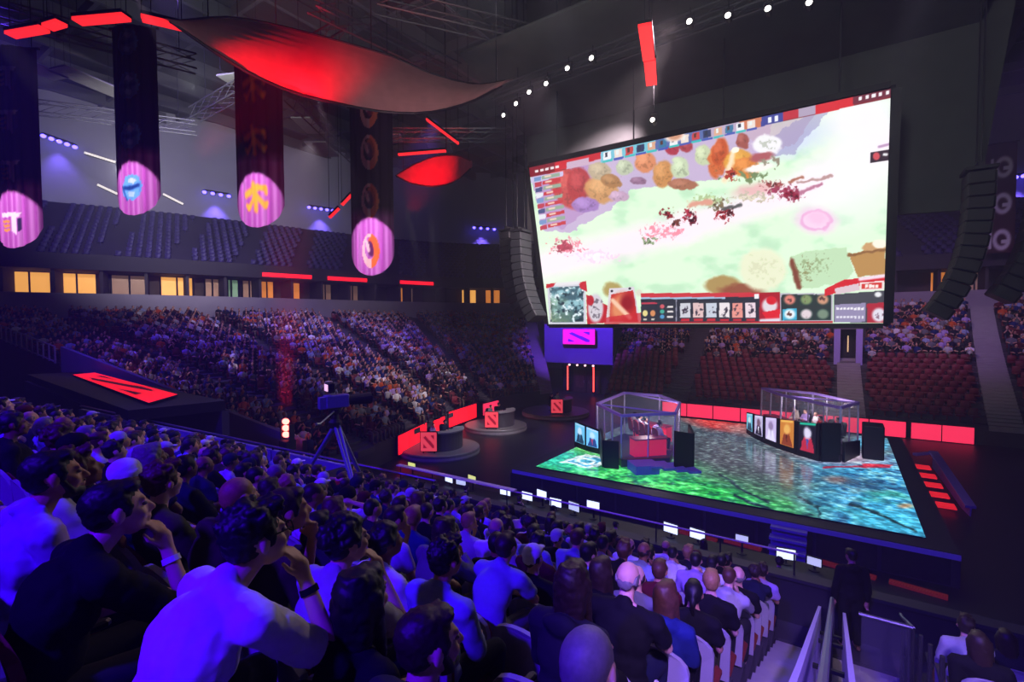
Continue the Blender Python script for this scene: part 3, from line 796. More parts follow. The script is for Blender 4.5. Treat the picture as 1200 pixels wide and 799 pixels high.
for k, (i0, i1) in enumerate(((110, 125), (129, 143), (154, 168))):
    t = tag(MB().build('led_ribbon_board', red_led), ('red LED fascia strip above the amber suite windows of the ring', 'red LED fascia strip behind the swirl banner on the ring', 'red LED fascia strip nearest the loudspeakers beside the screen')[k], 'LED board', 'red fascia strips')
    mb = MB(); band(mb, RING, 12.2, 12.62, -.47, -.37, i0, i1); t.data = mb.mesh('led_ribbon', red_led)
# ------------------------------------------------------------------ corner tunnel, parapets and railings
purple_wall = mat('purple_wall', (120, 104, 170), .8, var=.1, scale=.6)
mb = MB(); mb.box((-22.15, 45.2, 5.6), (7.6, .3, 5.0)); struct('wall_tunnel', mb, purple_wall)
mb = MB(); mb.box((-21.5, 46.5, 1.55), (6.0, .2, 3.1)); struct('wall_tunnel_back', mb, mat('tunnel_dark', (40, 30, 34), .8))
for k, x in enumerate((-22.45, -20.9)):
    mb = MB(); mb.box((x, 46.3, 1.15), (1.4, .08, 2.3)); d = struct('door_%d' % (k+1), mb, mat('door_brown', (70, 44, 40), .6))
    mb = MB(); mb.box((x, 46.24, 1.15), (.9, .04, 1.2)); mb.build('door_panel', mat('door_inset', (96, 60, 54), .5), d)
    mb = MB(); mb.tube((x+.5*(1 if k == 0 else -1), 46.2, 1.0), (x+.5*(1 if k == 0 else -1), 46.2, 1.3), .02); mb.build('door_handle', steel, d)
for k, x in enumerate((-23.1, -20.25)):
    t = thing('led_tube', 'upright red LED tube beside the tunnel doors, %s' % ('nearer the white stairs' if k == 0 else 'nearer the far stand'), 'light tube', (x, 44.9, .3), 0, 'tunnel light tubes')
    mb = MB(); mb.box((0, 0, 1.3), (.22, .12, 2.7)); mb.build('housing', black, t)
    mb = MB(); mb.tube((0, -.09, .1), (0, -.09, 2.5), .07); mb.build('tube', emat('tube_red', (255, 70, 60), 3.0), t)
for k in range(4):
    x = -22.9+k*.87
    t = thing('downlight', 'small warm lamp over the tunnel mouth, %s of four from the stairs' % ORD[k+1], 'lamp', (x, 44.85, 2.95), 0, 'tunnel mouth lamps')
    mb = MB(); mb.tube((0, .2, .05), (0, 0, .05), .06); mb.build('bracket', black, t)
    mb = MB(); mb.ell((0, -.05, 0), (.12, .12, .1), None, 10, 6); mb.build('bulb', emat('bulb_warm', (255, 200, 190), 2.2), t)
def slash_logo(w, h, bg, fg):
    """square emblem: worn rounded block crossed by a slanting bar with a chip in two opposite corners"""
    X, Y = uvgrid(w, h); n = fbm(X*9, Y*9, 4, 3)-.5
    c = Canvas(X+n*.03, Y+n*.03, bg)
    c.poly([(.16, .27), (.30, .18), (.86, .70), (.84, .84), (.72, .84)], fg)
    c.poly([(.62, .17), (.84, .17), (.84, .42)], fg); c.poly([(.16, .60), (.16, .83), (.40, .83)], fg)
    return c
def logo_sign(name, label, cat, loc, rz, w, h, z, bg, fg, e, group=None, legs=True):
    t = thing(name, label, cat, loc, rz, group)
    mb = MB(); mb.bbox((0, .06, z+h/2), (w+.08, .1, h+.08), .03)
    if legs:
        for x in (-.35, .35): mb.box((x*w, .06, z/2), (.06, .06, z))
    mb.build('frame', black, t)
    P = quad_grid((-w/2, 0, z+h), (w/2, 0, z+h), (-w/2, 0, z), (w/2, 0, z), 30, 30)
    painted('emblem_panel', P, slash_logo(30, 30, bg, fg), attr_mat('led_%s' % e, emit=e), t)
    return t
logo_sign('logo_sign', 'magenta lit emblem sign high on the purple wall above the tunnel', 'sign', (-21.77, 44.6, 0), 0, 3.5, 1.5, 5.05, (255, 20, 170), (90, 10, 190), 1.0, legs=False)

# red emblem cloth on the near tunnel roof, its light put into emission
mb = MB(); mb.slab([(-19.0, 6.3, 4.46), (-18.4, 9.0, 4.46), (-37.2, 10.0, 4.46), (-37.8, 7.9, 4.46)], .35); struct('roof_tunnel', mb, black)
mb = MB()
for a, b in (((-19.0, 6.3), (-37.8, 7.9)), ((-18.4, 9.0), (-37.2, 9.9))): mb.bar((a[0], a[1], 2.05), (b[0], b[1], 2.05), .25, 4.1)
struct('wall_near_tunnel', mb, concrete_dark)
P = quad_grid((-34.12, 8.9, 4.56), (-34.5, 9.95, 4.56), (-19.5, 7.05, 4.56), (-20.9, 8.5, 4.56), 40, 40)
c = slash_logo(40, 40, (255, 24, 40), (60, 4, 10))
tag(painted('emblem_tarp', P, c, attr_mat('led_1.05', emit=1.05), None, .06), 'bright red emblem panel lying flat on the dark tunnel roof', 'panel')

# lit parapet along the stand edge, fence above it
e0 = [(LP[j, 0, 0], LP[j, 0, 1], LZ[min(j, 40)]) for j in range(0, 41)]
mb = MB()
for a, b in zip(e0[0:20], e0[1:21]):
    mb.add([(a[0], a[1]-.1, a[2]-.3), (b[0], b[1]-.1, b[2]-.3), (b[0], b[1]-.1, b[2]+1.25), (a[0], a[1]-.1, a[2]+1.25), (a[0], a[1]-.3, a[2]-.3), (b[0], b[1]-.3, b[2]-.3), (b[0], b[1]-.3, b[2]+1.25), (a[0], a[1]-.3, a[2]+1.25)],
           [(0, 1, 2, 3), (7, 6, 5, 4), (3, 2, 6, 7), (0, 4, 5, 1)])
struct('wall_parapet', mb, mat('parapet', (110, 104, 140), .8, var=.15, scale=1))
t = thing('picket_fence', 'pale metal picket fence along the upper edge of the stand beside the tunnel roof', 'fence', e0[20])
o = np.array(e0[20]); a = np.array(e0[21])-o; b = np.array(e0[31])-o; up = np.array((0, 0, 1.0)); fm = mat('fence_paint', (190, 184, 200), .5)
for z in (.1, 1.05):
    mb = MB(); mb.bar(a+up*z-[0, .2, 0], b+up*z-[0, .2, 0], .06, .06); mb.build('rail', fm, t)
for k in range(14):
    p = a+(b-a)*k/13-[0, .2, 0]; mb = MB(); mb.box((p[0], p[1], p[2]+.55), (.16, .06, 1.1)); mb.build('picket', fm, t)

# slanted barrier in front of the corner seats
t = thing('barrier', 'purple-lit solid barrier with a steel top rail crossing behind the lower seats', 'barrier', (-16, 7.9, 0))
bz = lambda x: 3.0+(-11-x)*.126
def by(x): return 9.6+.34*(x+11)
xs = [-22, -19.5, -17, -14.5, -12, -9.4]
barr_m = mat('barrier_panel', (150, 140, 190), .5, var=.08, scale=1)
for x0, x1 in zip(xs[:-1], xs[1:]):
    if x1 > -10: continue
    mb = MB(); vs = []
    for y0 in (0, .12):
        for x, top in ((x0+.02, 0), (x1-.02, 0), (x1-.02, 1), (x0+.02, 1)): vs.append((x+16, by(x)-7.9+y0, bz(x)-(.1 if top else 1.3)))
    mb.add(vs, [(0, 1, 2, 3), (7, 6, 5, 4), (0, 4, 5, 1), (1, 5, 6, 2), (2, 6, 7, 3), (3, 7, 4, 0)]); mb.build('panel', barr_m, t)
mb = MB(); mb.path([(x+16, by(x)-7.9+.06, bz(x)) for x in xs], .035); mb.build('top_rail', steel, t)
for x in xs:
    mb = MB(); mb.tube((x+16, by(x)-7.9+.06, bz(x)-1.3), (x+16, by(x)-7.9+.06, bz(x)), .03); mb.build('post', steel_dark, t)

# ------------------------------------------------------------------ stage
SX0, SX1, SY0, SY1 = -10.95, 2.10, 18.22, 32.8
ST = thing('stage', 'wide black stage with a glowing green and blue LED floor below the big screen', 'stage', (-4.4, 25.5, 0))
def sp(x, y, z=0): return (x+4.4, y-25.5, z)
mb = MB(); mb.box(sp(-4.45, 25.48, .48), (14.4, 16.0, .94)); mb.build('deck', mat('deck', (40, 40, 46), .5, var=.15, scale=2), ST)
W_, H_ = 300, 300
G = quad_grid(sp(SX0, SY1, .99), sp(SX1, SY1, .99), sp(SX0, SY0, .99), sp(SX1, SY0, .99), W_, H_)
px = project(G+np.array([-4.4, 25.5, 0])); X, Y = px[..., 0], px[..., 1]
wx, wy = G[..., 0], G[..., 1]
n1 = fbm(wx*1.1, wy*1.1, 3, 5); n2 = fbm(wx*3.1, wy*3.1, 9, 4); n3 = fbm(wx*.5, wy*.5, 21, 3)
c = Canvas(X+(n2-.5)*9, Y+(n1-.5)*5, (70, 84, 92))
c.mix(np.clip((n2-.45)*3, 0, 1)*.6, (112, 120, 126)); n4 = fbm(wx*7, wy*9, 40, 4)
fr = 545+(X-628)*.186                                   # front edge line in the same numbers
dist = fr-Y
g = np.clip(1.25-dist/(26+18*n1+np.clip((760-X)/5, 0, 40)), 0, 1)*np.clip((1010-X)/160, 0, 1)
c.mix(g, (44, 190, 80)); c.mix(g*np.clip((n2-.52)*5, 0, 1), (96, 232, 120)); c.mix(g*np.clip((.46-n2)*6, 0, 1), (18, 104, 66))
b = np.clip((X-905-n1*40)/70, 0, 1)*np.clip((Y-528)/12, 0, 1)
c.mix(b, (56, 156, 206)); c.mix(b*np.clip((n2-.52)*6, 0, 1), (130, 206, 226)); c.mix(b*np.clip((.45-n2)*7, 0, 1), (30, 84, 130)); c.mix(b*np.clip((n3-.6)*8, 0, 1)*.7, (60, 180, 150))
c.ell(1048, 612, 50, 16, (70, 196, 232), 12, .5, .7); c.ell(1022, 520, 22, 8, (70, 170, 214), 8, .3, .9)
c.ell(985, 535, 52, 9, (196, 150, 168), 6, .5, .8); c.line((965, 547), (1044, 548), 1.0, (150, 24, 52)); c.line((1012, 546), (1044, 546), 1.3, (220, 40, 60))
c.ell(846, 497, 40, 8, (222, 50, 44), 10, .5, .9); c.ell(880, 506, 34, 6, (150, 120, 120), 10, .4, .7); c.ell(856, 512, 40, 5, (60, 74, 88), 8, .5, .7)
c.ell(650, 536, 34, 14, (40, 196, 176), 10, .5, .8); c.ell(700, 524, 40, 10, (120, 214, 96), 8, .4, .7)
c.poly([(657, 541), (684, 531), (716, 538), (690, 550)], (210, 236, 236)); c.poly([(664, 541), (684, 534), (709, 539), (690, 547)], (60, 150, 190)); c.ell(686, 540, 13, 4, (226, 244, 240), 8, .2); c.ell(686, 540, 7, 2, (60, 160, 190), 8, .2)
for q in (((845, 556), (868, 572), (900, 588)), ((938, 582), (958, 594), (962, 606)), ((996, 590), (1030, 602), (1072, 622)), ((860, 580), (930, 606), (950, 604))):
    for a, e in zip(q[:-1], q[1:]): c.line(a, e, 1.5, (16, 50, 58))
c.ell(982, 562, 14, 4, (224, 120, 80), 4, .6, .6); c.ell(1062, 592, 9, 3, (230, 150, 90), 0, .5, .7); c.ell(1010, 568, 30, 7, (30, 50, 80), 8, .6, .6)
c.ell(860, 548, 60, 18, (78, 80, 88), 20, .7, .75); c.ell(800, 520, 30, 14, (60, 70, 80), 20, .6, .6)
c.c = c.c*(1+.55*np.clip((n4-.5)*2.2, -.6, .9))[..., None]; c.mix(np.clip((n4-.62)*7, 0, 1)*.35, (200, 240, 226))
lf = painted('led_floor', G, c, attr_mat('led_floor', emit=1.15, rough=.16, base=.05, spec=.6), ST, .03)
lf['label'] = 'glossy LED floor showing green ground and blue water'
mb = MB(); mb.box(sp(-4.45, 17.46, .86), (14.4, .06, .14)); mb.build('edge_light', emat('stage_edge', (70, 48, 170), .22), ST)
mb = MB()
for k in range(4): mb.box(sp(-1.27, 17.3-.28*k, .82-.22*k-.05), (1.0, .3, .08)); mb.box(sp(-1.27, 17.42-.28*k, .4-.11*k), (.96, .05, .8-.22*k))
mb.build('front_steps', mat('step_grey', (150, 140, 190), .6), ST)
red_tread = emat('red_tread', (230, 34, 44), .8)
mb = MB()
for k in range(5): mb.box(sp(3.0+.1*k, 27.6-.75*k, .86-.17*k), (.55, .62, .05))
mb.build('side_steps', red_tread, ST)
mb = MB(); mb.bar(sp(3.55, 29.2, 1.25), sp(4.05, 24.3, .35), .32, .10); mb.bar(sp(2.85, 28.9, 1.1), sp(3.6, 29.3, 1.2), .2, .1); mb.bar(sp(3.55, 29.2, .8), sp(4.05, 24.3, .12), .04, .5)
mb.build('side_steps_rail', mat('lilac_paint', (150, 120, 220), .5), ST)
mb = MB()
for k in range(9): mb.box(sp(-11+k*1.6, 17.48, .42), (1.5, .05, .72))
mb.build('skirt', black_matte, ST)

# ------------------------------------------------------------------ player booths
clear = glass_mat('booth_glass', (200, 210, 225), .10, .05)
white_frame = mat('white_frame', (196, 190, 214), .4, .3)
def booth(label, base, roof, zr, wall_poly, walls, counter, colors, zb=1.02):
    cx = sum(p[0] for p in roof)/len(roof); cy = sum(p[1] for p in roof)/len(roof)
    t = thing('player_booth', label, 'booth', (cx, cy, zb))
    L = lambda p, z: (p[0]-cx, p[1]-cy, z-zb)
    mb = MB(); mb.prism([(x-cx, y-cy) for x, y in base], 0, .32); mb.build('plinth', mat('plinth', (70, 66, 78), .5), t)
    n = len(roof)
    mb = MB()
    for i in range(n): mb.bar(L(roof[i], zr[i]), L(roof[(i+1) % n], zr[(i+1) % n]), .11, .12)
    for i in range(1, n//2): mb.bar(L(roof[i], zr[i]), L(roof[n-i], zr[n-i]), .05, .06)
    mb.build('roof_frame', mat('booth_top', (170, 140, 232), .4, .2), t)
    for i in range(n):
        p, b = roof[i], base[i]
        q = (p[0]*.8+b[0]*.2, p[1]*.8+b[1]*.2)
        mb = MB(); mb.bar(L(q, zb+.3), L(p, zr[i]), .07, .07); mb.build('post', white_frame, t)
        p2 = roof[(i+1) % n]; b2 = base[(i+1) % n]; q2 = (p2[0]*.8+b2[0]*.2, p2[1]*.8+b2[1]*.2)
        mb = MB(); mb.slab([L(q, zb+.32), L(q2, zb+.32), L(p2, zr[(i+1) % n]-.06), L(p, zr[i]-.06)], .02); mb.build('glass_pane', clear, t)
        k = max(1, int(math.dist(p, p2)/.95))
        for j in range(1, k):
            f = j/k; a = (q[0]+(q2[0]-q[0])*f, q[1]+(q2[1]-q[1])*f); d = (p[0]+(p2[0]-p[0])*f, p[1]+(p2[1]-p[1])*f); zz = zr[i]+(zr[(i+1) % n]-zr[i])*f
            mb = MB(); mb.bar(L(a, zb+.32), L(d, zz), .05, .05); mb.build('mullion', white_frame, t)
    for (a, z1a, b, z1b) in walls:
        mb = MB(); w = Vector((b[0]-a[0], b[1]-a[1], 0)).normalized().cross(Vector((0, 0, 1)))*.1
        vs = [L(a, zb), L(b, zb), L(b, z1b), L(a, z1a)]; mb.add(vs+[tuple(Vector(v)+w) for v in vs], [(0, 1, 2, 3), (7, 6, 5, 4), (0, 4, 5, 1), (1, 5, 6, 2), (2, 6, 7, 3), (3, 7, 4, 0)]); mb.build('wing_wall', black, t)
    for k, (a, b, za, zb2, f0, f1, cols) in enumerate(wall_poly):
        # portrait display set into the curved front wall: flat generic colour artwork
        a, b = np.array(a), np.array(b); d = (b-a)/np.linalg.norm(b-a); n_ = np.array([d[1], -d[0]])*.125
        p, q = a+(b-a)*f0+n_, a+(b-a)*f1+n_
        Xg, Yg = uvgrid(26, 34); c = Canvas(Xg+(fbm(Xg*6, Yg*6, k, 3)-.5)*.12, Yg, cols[0])
        c.poly([(.1, 1.0), (.3, .5), (.7, .5), (.95, 1.0)], cols[1]); c.ell(.5, .36, .22, .2, cols[2], 0, .3); c.poly([(.42, .55), (.58, .55), (.5, .95)], cols[3]); c.line((.08, .05), (.92, .05), .035, cols[4])
        painted('portrait_display', quad_grid(L(p, za), L(q, zb2), L(p, zb+.28), L(q, zb+.28), 26, 34), c, attr_mat('led_0.9', emit=.9), t, .05)
    for a, b in counter:
        mb = MB(); mb.bar(L(a, zb+.68), L(b, zb+.68), .5, .72); mb.build('counter', emat('counter_red', (255, 40, 70), .42), t)
        mb = MB(); mb.bar(L(a, zb+1.07), L(b, zb+1.07), .66, .06); mb.build('counter_top', mat('counter_top', (200, 60, 90), .4), t)
    return t
def arc(a, b, bulge, n):
    a, b = np.array(a, float), np.array(b, float); d = b-a; nn = np.array([d[1], -d[0]])
    return [tuple(a+d*t+nn*bulge*4*t*(1-t)) for t in np.linspace(0, 1, n)]
# booth at the back of the stage
fb = arc((-4.25, 30.0), (-.7, 25.62), .07, 6)
roof2 = [(0.0, 25.95), (.69, 27.9), (-1.2, 30.2), (-3.75, 31.4), (-2.55, 29.0)]
base2 = [(0.0, 25.8), (.72, 28.2), (-1.1, 30.5), (-4.0, 31.2), (-2.75, 28.75)]
PC = [((110, 196, 220), (30, 60, 80), (206, 236, 240), (60, 120, 150), (180, 230, 240)), ((196, 190, 226), (34, 26, 44), (120, 90, 110), (240, 236, 250), (230, 220, 250)), ((206, 190, 232), (236, 230, 250), (150, 130, 170), (190, 180, 215), (226, 210, 250)),
      ((206, 130, 50), (140, 60, 30), (240, 180, 90), (90, 34, 20), (250, 190, 90)), ((22, 20, 34), (186, 40, 62), (226, 220, 236), (60, 80, 160), (40, 190, 150))]
wp = [(fb[i], fb[i+1], 2.15+.11*i, 2.26+.11*i, .12, .88, PC[i]) for i in range(5)]
ww = [(fb[i], 2.2+.1*i, fb[i+1], 2.3+.1*i) for i in range(5)]+[(fb[5], 2.75, (0.0, 25.95), 2.75), ((.1, 25.99), 1.9, (.7, 27.8), 1.7)]
booth('glass player booth with five portrait displays along its curved front, on the stage', base2, roof2, [3.42, 3.42, 3.45, 3.4, 3.4], wp, ww, [((-3.3, 30.4), (-.4, 26.7))], None)
mb = MB(); mb.bbox((0, 0, .75), (.8, 1.2, 1.5), .05); o = mb.build('equipment_case', black, None, loc=(1.25, 27.7, 1.02)); tag(o, 'tall black equipment case standing beside the rear glass booth', 'case')
# booth at the front of the stage
roof1 = [(-7.83, 20.18), (-6.03, 22.0), (-6.35, 23.9), (-7.7, 25.2), (-9.6, 25.2), (-9.99, 22.5)]
base1 = [(-7.75, 20.0), (-6.1, 21.4), (-6.5, 23.6), (-7.8, 24.8), (-9.5, 24.9), (-9.8, 22.4)]
wp1 = [((-10.95, 22.2), (-10.15, 21.75), 2.25, 2.2, .06, .95, PC[0]), ((-10.15, 21.75), (-9.35, 21.5), 2.2, 2.1, .06, .95, ((120, 200, 230), (40, 70, 120), (190, 226, 240), (180, 60, 90), (200, 230, 250)))]
ww1 = [((-11.0, 22.25), 2.3, (-10.15, 21.78), 2.25), ((-10.15, 21.78), 2.25, (-9.3, 21.53), 2.15), ((-9.3, 21.5), 2.25, (-8.35, 19.6), 2.2), ((-8.35, 19.6), 2.2, (-7.75, 19.75), 2.2), ((-5.75, 20.75), 2.7, (-5.2, 21.5), 2.5), ((-5.2, 21.5), 2.5, (-5.7, 22.8), 2.6)]
booth('glass player booth with a slanted crown frame and red counter, on the stage', base1, roof1, [3.2, 3.2, 3.35, 3.45, 3.45, 3.2], wp1, ww1, [((-7.6, 20.9), (-6.55, 22.0)), ((-6.95, 24.25), (-8.8, 24.8))], None)
mb = MB()
for k in range(4): mb.box((.42*k, .34*k, .32-.08*k), (.5, 1.1, .10), (0, 0, .72))
mb.box((-.3, -.2, .2), (1.0, 1.0, .36), (0, 0, .72))
tag(mb.build('booth_steps', mat('steps_purple', (110, 90, 190), .5), None, loc=(-6.5, 20.2, .98)), 'low purple steps leading up into the front glass booth', 'steps')

# ------------------------------------------------------------------ the big screen
SCX = np.array([-7.024, 26.149, 11.738]); SW, SH, ST_, SS = 17.0, 9.513, .236, -.022
ux = np.array([math.cos(SS), math.sin(SS), 0]); uy = np.array([math.sin(SS)*math.sin(ST_), -math.cos(SS)*math.sin(ST_), math.cos(ST_)]); un = np.cross(ux, uy)
SCR = thing('video_screen', 'giant LED video screen hanging over the stage and showing a bright top-down battle game', 'screen', tuple(SCX-uy*SH/2))
c0 = SCX-(SCX-uy*SH/2)
nx, ny = 520, 292
G = quad_grid(c0-ux*SW/2+uy*SH/2, c0+ux*SW/2+uy*SH/2, c0-ux*SW/2-uy*SH/2, c0+ux*SW/2-uy*SH/2, nx, ny)
px = project(G+SCX-uy*SH/2); X, Y = px[..., 0], px[..., 1]
U, Vv = uvgrid(nx, ny)
n1 = fbm(X/26, Y/16, 3, 5); n2 = fbm(X/7, Y/6, 13, 4)
c = Canvas(X+(n2-.5)*5, Y+(n2-.5)*5, (226, 250, 220))
c.mix(np.clip((n1-.5)*5, 0, 1)*.7, (206, 244, 208)); c.mix(np.clip((n1-.62)*6, 0, 1)*.6, (186, 226, 190))
# pale pink path crossing the map
for a, b, w in (((640, 310), (800, 268), 17), ((800, 268), (960, 215), 16), ((960, 215), (1045, 170), 26)): c.line(a, b, w, (255, 240, 250), .95)
c.ell(1010, 140, 46, 30, (250, 244, 254), -12, .5, .9); c.ell(930, 165, 40, 16, (214, 222, 250), -20, .5, .8); c.ell(1000, 215, 60, 40, (250, 250, 252), -20, .6, .7)
# mauve shade in the upper corner and along the upper edge
c.poly([(620, 195), (905, 130), (900, 180), (860, 208), (800, 214), (740, 222), (715, 245), (668, 272), (636, 270)], (196, 168, 212), .85)
c.poly([(632, 205), (700, 190), (712, 232), (660, 268), (632, 262)], (178, 130, 190), .6)
c.poly([(860, 150), (960, 125), (935, 165), (905, 180)], (198, 170, 190), .7); c.poly([(905, 160), (955, 128), (972, 130), (930, 180), (905, 184)], (150, 140, 190), .55)
for e in ((663, 218, 17, 30, (196, 70, 64), -30), (678, 216, 14, 20, (178, 52, 54), 0), (705, 222, 20, 16, (206, 150, 90), 20), (702, 200, 14, 11, (190, 172, 140), 20), (716, 212, 12, 8, (170, 120, 70), 20), (731, 196, 10, 9, (190, 200, 170), 0), (756, 190, 13, 12, (222, 140, 96), 0), (748, 212, 9, 5, (150, 110, 140), 0),
          (777, 204, 12, 16, (206, 142, 80), 10), (797, 197, 11, 13, (200, 216, 178), 0), (824, 182, 10, 12, (200, 212, 170), 0), (800, 216, 17, 6, (170, 106, 80), 0), (842, 185, 11, 24, (214, 104, 48), 12), (843, 178, 8, 16, (196, 84, 40), 12), (866, 190, 18, 15, (226, 160, 60), 0), (874, 196, 16, 12, (220, 130, 54), 0),
          (788, 172, 9, 10, (176, 50, 70), 0), (804, 170, 8, 9, (170, 60, 70), 0), (870, 165, 8, 9, (160, 80, 70), 0), (725, 230, 12, 6, (196, 160, 190), 0), (686, 240, 16, 9, (160, 120, 190), 0)):
    c.ell(e[0], e[1], e[2], e[3], e[4], e[5], .09, .95); c.splat(e[0], e[1], e[2], e[3], tuple(v*.78 for v in e[4]), 2.2, .5, 7, .7); c.ell(e[0]-e[2]*.25, e[1]-e[3]*.3, e[2]*.5, e[3]*.5, tuple(min(255, v+34) for v in e[4]), e[5], .4, .7)
c.line((860, 178), (850, 212), 3.2, (255, 226, 190)); c.ell(862, 176, 5, 4, (255, 250, 230))
c.ell(899, 169, 18, 11, (246, 244, 248), 0, .1); c.splat(899, 169, 16, 10, (196, 200, 190), 3, .55, 5); c.ell(893, 184, 14, 6, (176, 90, 96), -10, .2); c.ell(890, 197, 17, 4, (250, 244, 240), -10, .2)
c.splat(905, 190, 18, 10, (150, 140, 120), 4, .5, 6); c.splat(872, 208, 40, 10, (120, 140, 96), 5, .5, 7); c.ell(885, 222, 24, 7, (240, 176, 180), -8, .5, .8)
# the fight: small scattered red and dark figures
for x, y, rx, ry, col, sd in ((782, 250, 9, 8, (150, 40, 50), 1), (792, 262, 8, 6, (120, 60, 50), 2), (808, 252, 12, 11, (180, 50, 70), 3), (812, 258, 7, 7, (120, 30, 50), 4), (850, 250, 12, 12, (170, 40, 50), 5), (856, 246, 6, 6, (96, 26, 30), 6), (838, 238, 14, 9, (130, 110, 80), 7), (920, 225, 24, 9, (160, 60, 90), 8), (930, 228, 12, 9, (150, 30, 60), 9), (905, 216, 14, 6, (160, 70, 70), 10),
                          (830, 234, 22, 8, (180, 200, 150), 11), (880, 232, 30, 8, (200, 190, 170), 12), (776, 272, 26, 10, (250, 150, 170), 13), (664, 288, 22, 11, (240, 140, 160), 14), (662, 289, 16, 8, (170, 60, 80), 15), (760, 282, 12, 6, (150, 170, 130), 16), (856, 205, 10, 8, (180, 60, 40), 17), (700, 300, 30, 8, (255, 220, 240), 18)):
    c.splat(x, y, rx, ry, col, 3.0, .40, sd); c.splat(x, y, rx*.8, ry*.8, tuple(v*.5 for v in col) if rx < 15 else tuple(min(255, v*1.15) for v in col), 1.9, .52, sd+40)
c.line((808, 240), (832, 236), 3, (226, 160, 140)); c.line((846, 244), (868, 240), 2, (90, 90, 90)); c.line((926, 214), (940, 207), 1.6, (176, 110, 90)); c.line((938, 226), (962, 215), 2, (190, 120, 150)); c.line((935, 214), (975, 206), 1.4, (190, 150, 150))
c.ell(956, 258, 24, 15, (250, 214, 240), 8, .3); c.ring(956, 258, 17, 11, .12, (236, 178, 220)); c.ell(958, 255, 12, 7, (252, 200, 232), 8, .4)
# round stones along the lower edge
c.ell(848, 335, 22, 12, (176, 146, 90), 4, .15); c.ell(870, 340, 26, 8, (150, 84, 60), 0, .2)
c.ell(894, 316, 27, 25, (236, 240, 208), 8, .12); c.splat(894, 318, 24, 22, (222, 224, 190), 3, .5, 31)
c.poly([(926, 302), (940, 295), (992, 290), (1000, 318), (990, 330), (960, 336), (934, 338)], (196, 226, 186)); c.splat(943, 316, 14, 20, (150, 150, 104), 2.6, .5, 33); c.splat(955, 310, 26, 18, (160, 180, 134), 2.2, .56, 34); c.line((928, 306), (936, 336), 3, (130, 70, 50))
c.poly([(994, 297), (1038, 290), (1038, 322), (1004, 324)], (188, 142, 84)); c.ell(1024, 290, 14, 6, (206, 160, 110)); c.ell(1031, 286, 8, 5, (250, 244, 226)); c.line((994, 299), (1038, 293), 1.5, (140, 96, 56))
c.ell(718, 340, 11, 9, (180, 160, 96), 0, .2)
# the interface: drawn straight, without the wobble of the map
c.X, c.Y = X, Y
RED, DRED, DK = (200, 32, 44), (128, 20, 34), (38, 38, 48)
def topbar(xa, xb, d0, d1, col, a=1):
    t0 = lambda x: 197-(x-620)*.2199
    c.poly([(xa, t0(xa)+d0), (xb, t0(xb)+d0), (xb, t0(xb)+d1), (xa, t0(xa)+d1)], col, a)
topbar(619, 1044, -2, 11, (132, 20, 36)); topbar(650, 700, 0, 10, (206, 36, 46)); topbar(664, 706, 3, 11, (206, 176, 200)); topbar(690, 706, -1, 8, RED)
topbar(704, 768, -1, 12, (120, 196, 216)); topbar(768, 830, -1, 12, (90, 110, 170)); topbar(830, 866, -1, 12, (190, 170, 196)); topbar(866, 892, -1, 11, (206, 120, 84)); topbar(892, 918, -1, 11, (60, 66, 150)); topbar(918, 936, -1, 10, (190, 40, 56)); topbar(936, 956, 0, 10, (176, 160, 186)); topbar(956, 1000, -1, 11, (214, 30, 42)); topbar(1000, 1044, -1, 9, (110, 30, 52))
for k, x in enumerate(range(706, 888, 13)):
    topbar(x+1, x+10, 1, 10, ((240, 240, 244), (60, 120, 160), (220, 170, 140), (50, 60, 100), (200, 70, 70), (236, 220, 210))[k*5 % 6]); topbar(x+3, x+6, 2, 7, ((40, 50, 70), (230, 240, 240), (90, 50, 40))[k % 3]); topbar(x, x+12, 10.5, 13, ((60, 190, 190), (70, 90, 180))[k % 2])
c.ell(791, 159, 12, 7, (250, 230, 220), -12, .2); c.ell(791, 159, 8, 5, (210, 150, 120), -12, .3)
for x in (900, 908): topbar(x, x+4, 2, 9, (240, 240, 250))
for k in range(5): topbar(627+k*6, 631+k*6, 4, 7, (240, 226, 230)); topbar(1006+k*8, 1010+k*8, 1.5, 5.5, (246, 240, 244))
topbar(622, 660, 12, 18, (206, 196, 232))
for k in range(10):                                       # scoreboard stripes on the screen's edge
    y = 208+k*6.3; x = 624.5+(y-197)*.126
    c.poly([(x, y), (x+8, y-1.6), (x+8, y+3.6), (x, y+5.2)], ((120, 150, 200), (230, 230, 240), (70, 80, 130), (190, 60, 80))[k*3 % 4]); c.poly([(x+9, y-1.8), (x+30, y-6), (x+30, y-2), (x+9, y+2.4)], ((150, 170, 150), (200, 50, 60))[k % 2]); c.line((x+13, y-1), (x+19, y-2.2), 1, (240, 210, 190))
c.poly([(1020, 179), (1044, 174), (1044, 187), (1020, 191)], (50, 30, 44)); c.ell(1027, 183, 4, 4.5, (210, 80, 90)); c.line((1036, 181), (1039, 181), 1.5, (240, 240, 244)); c.line((1030, 172), (1042, 169), 1.5, (190, 150, 190))
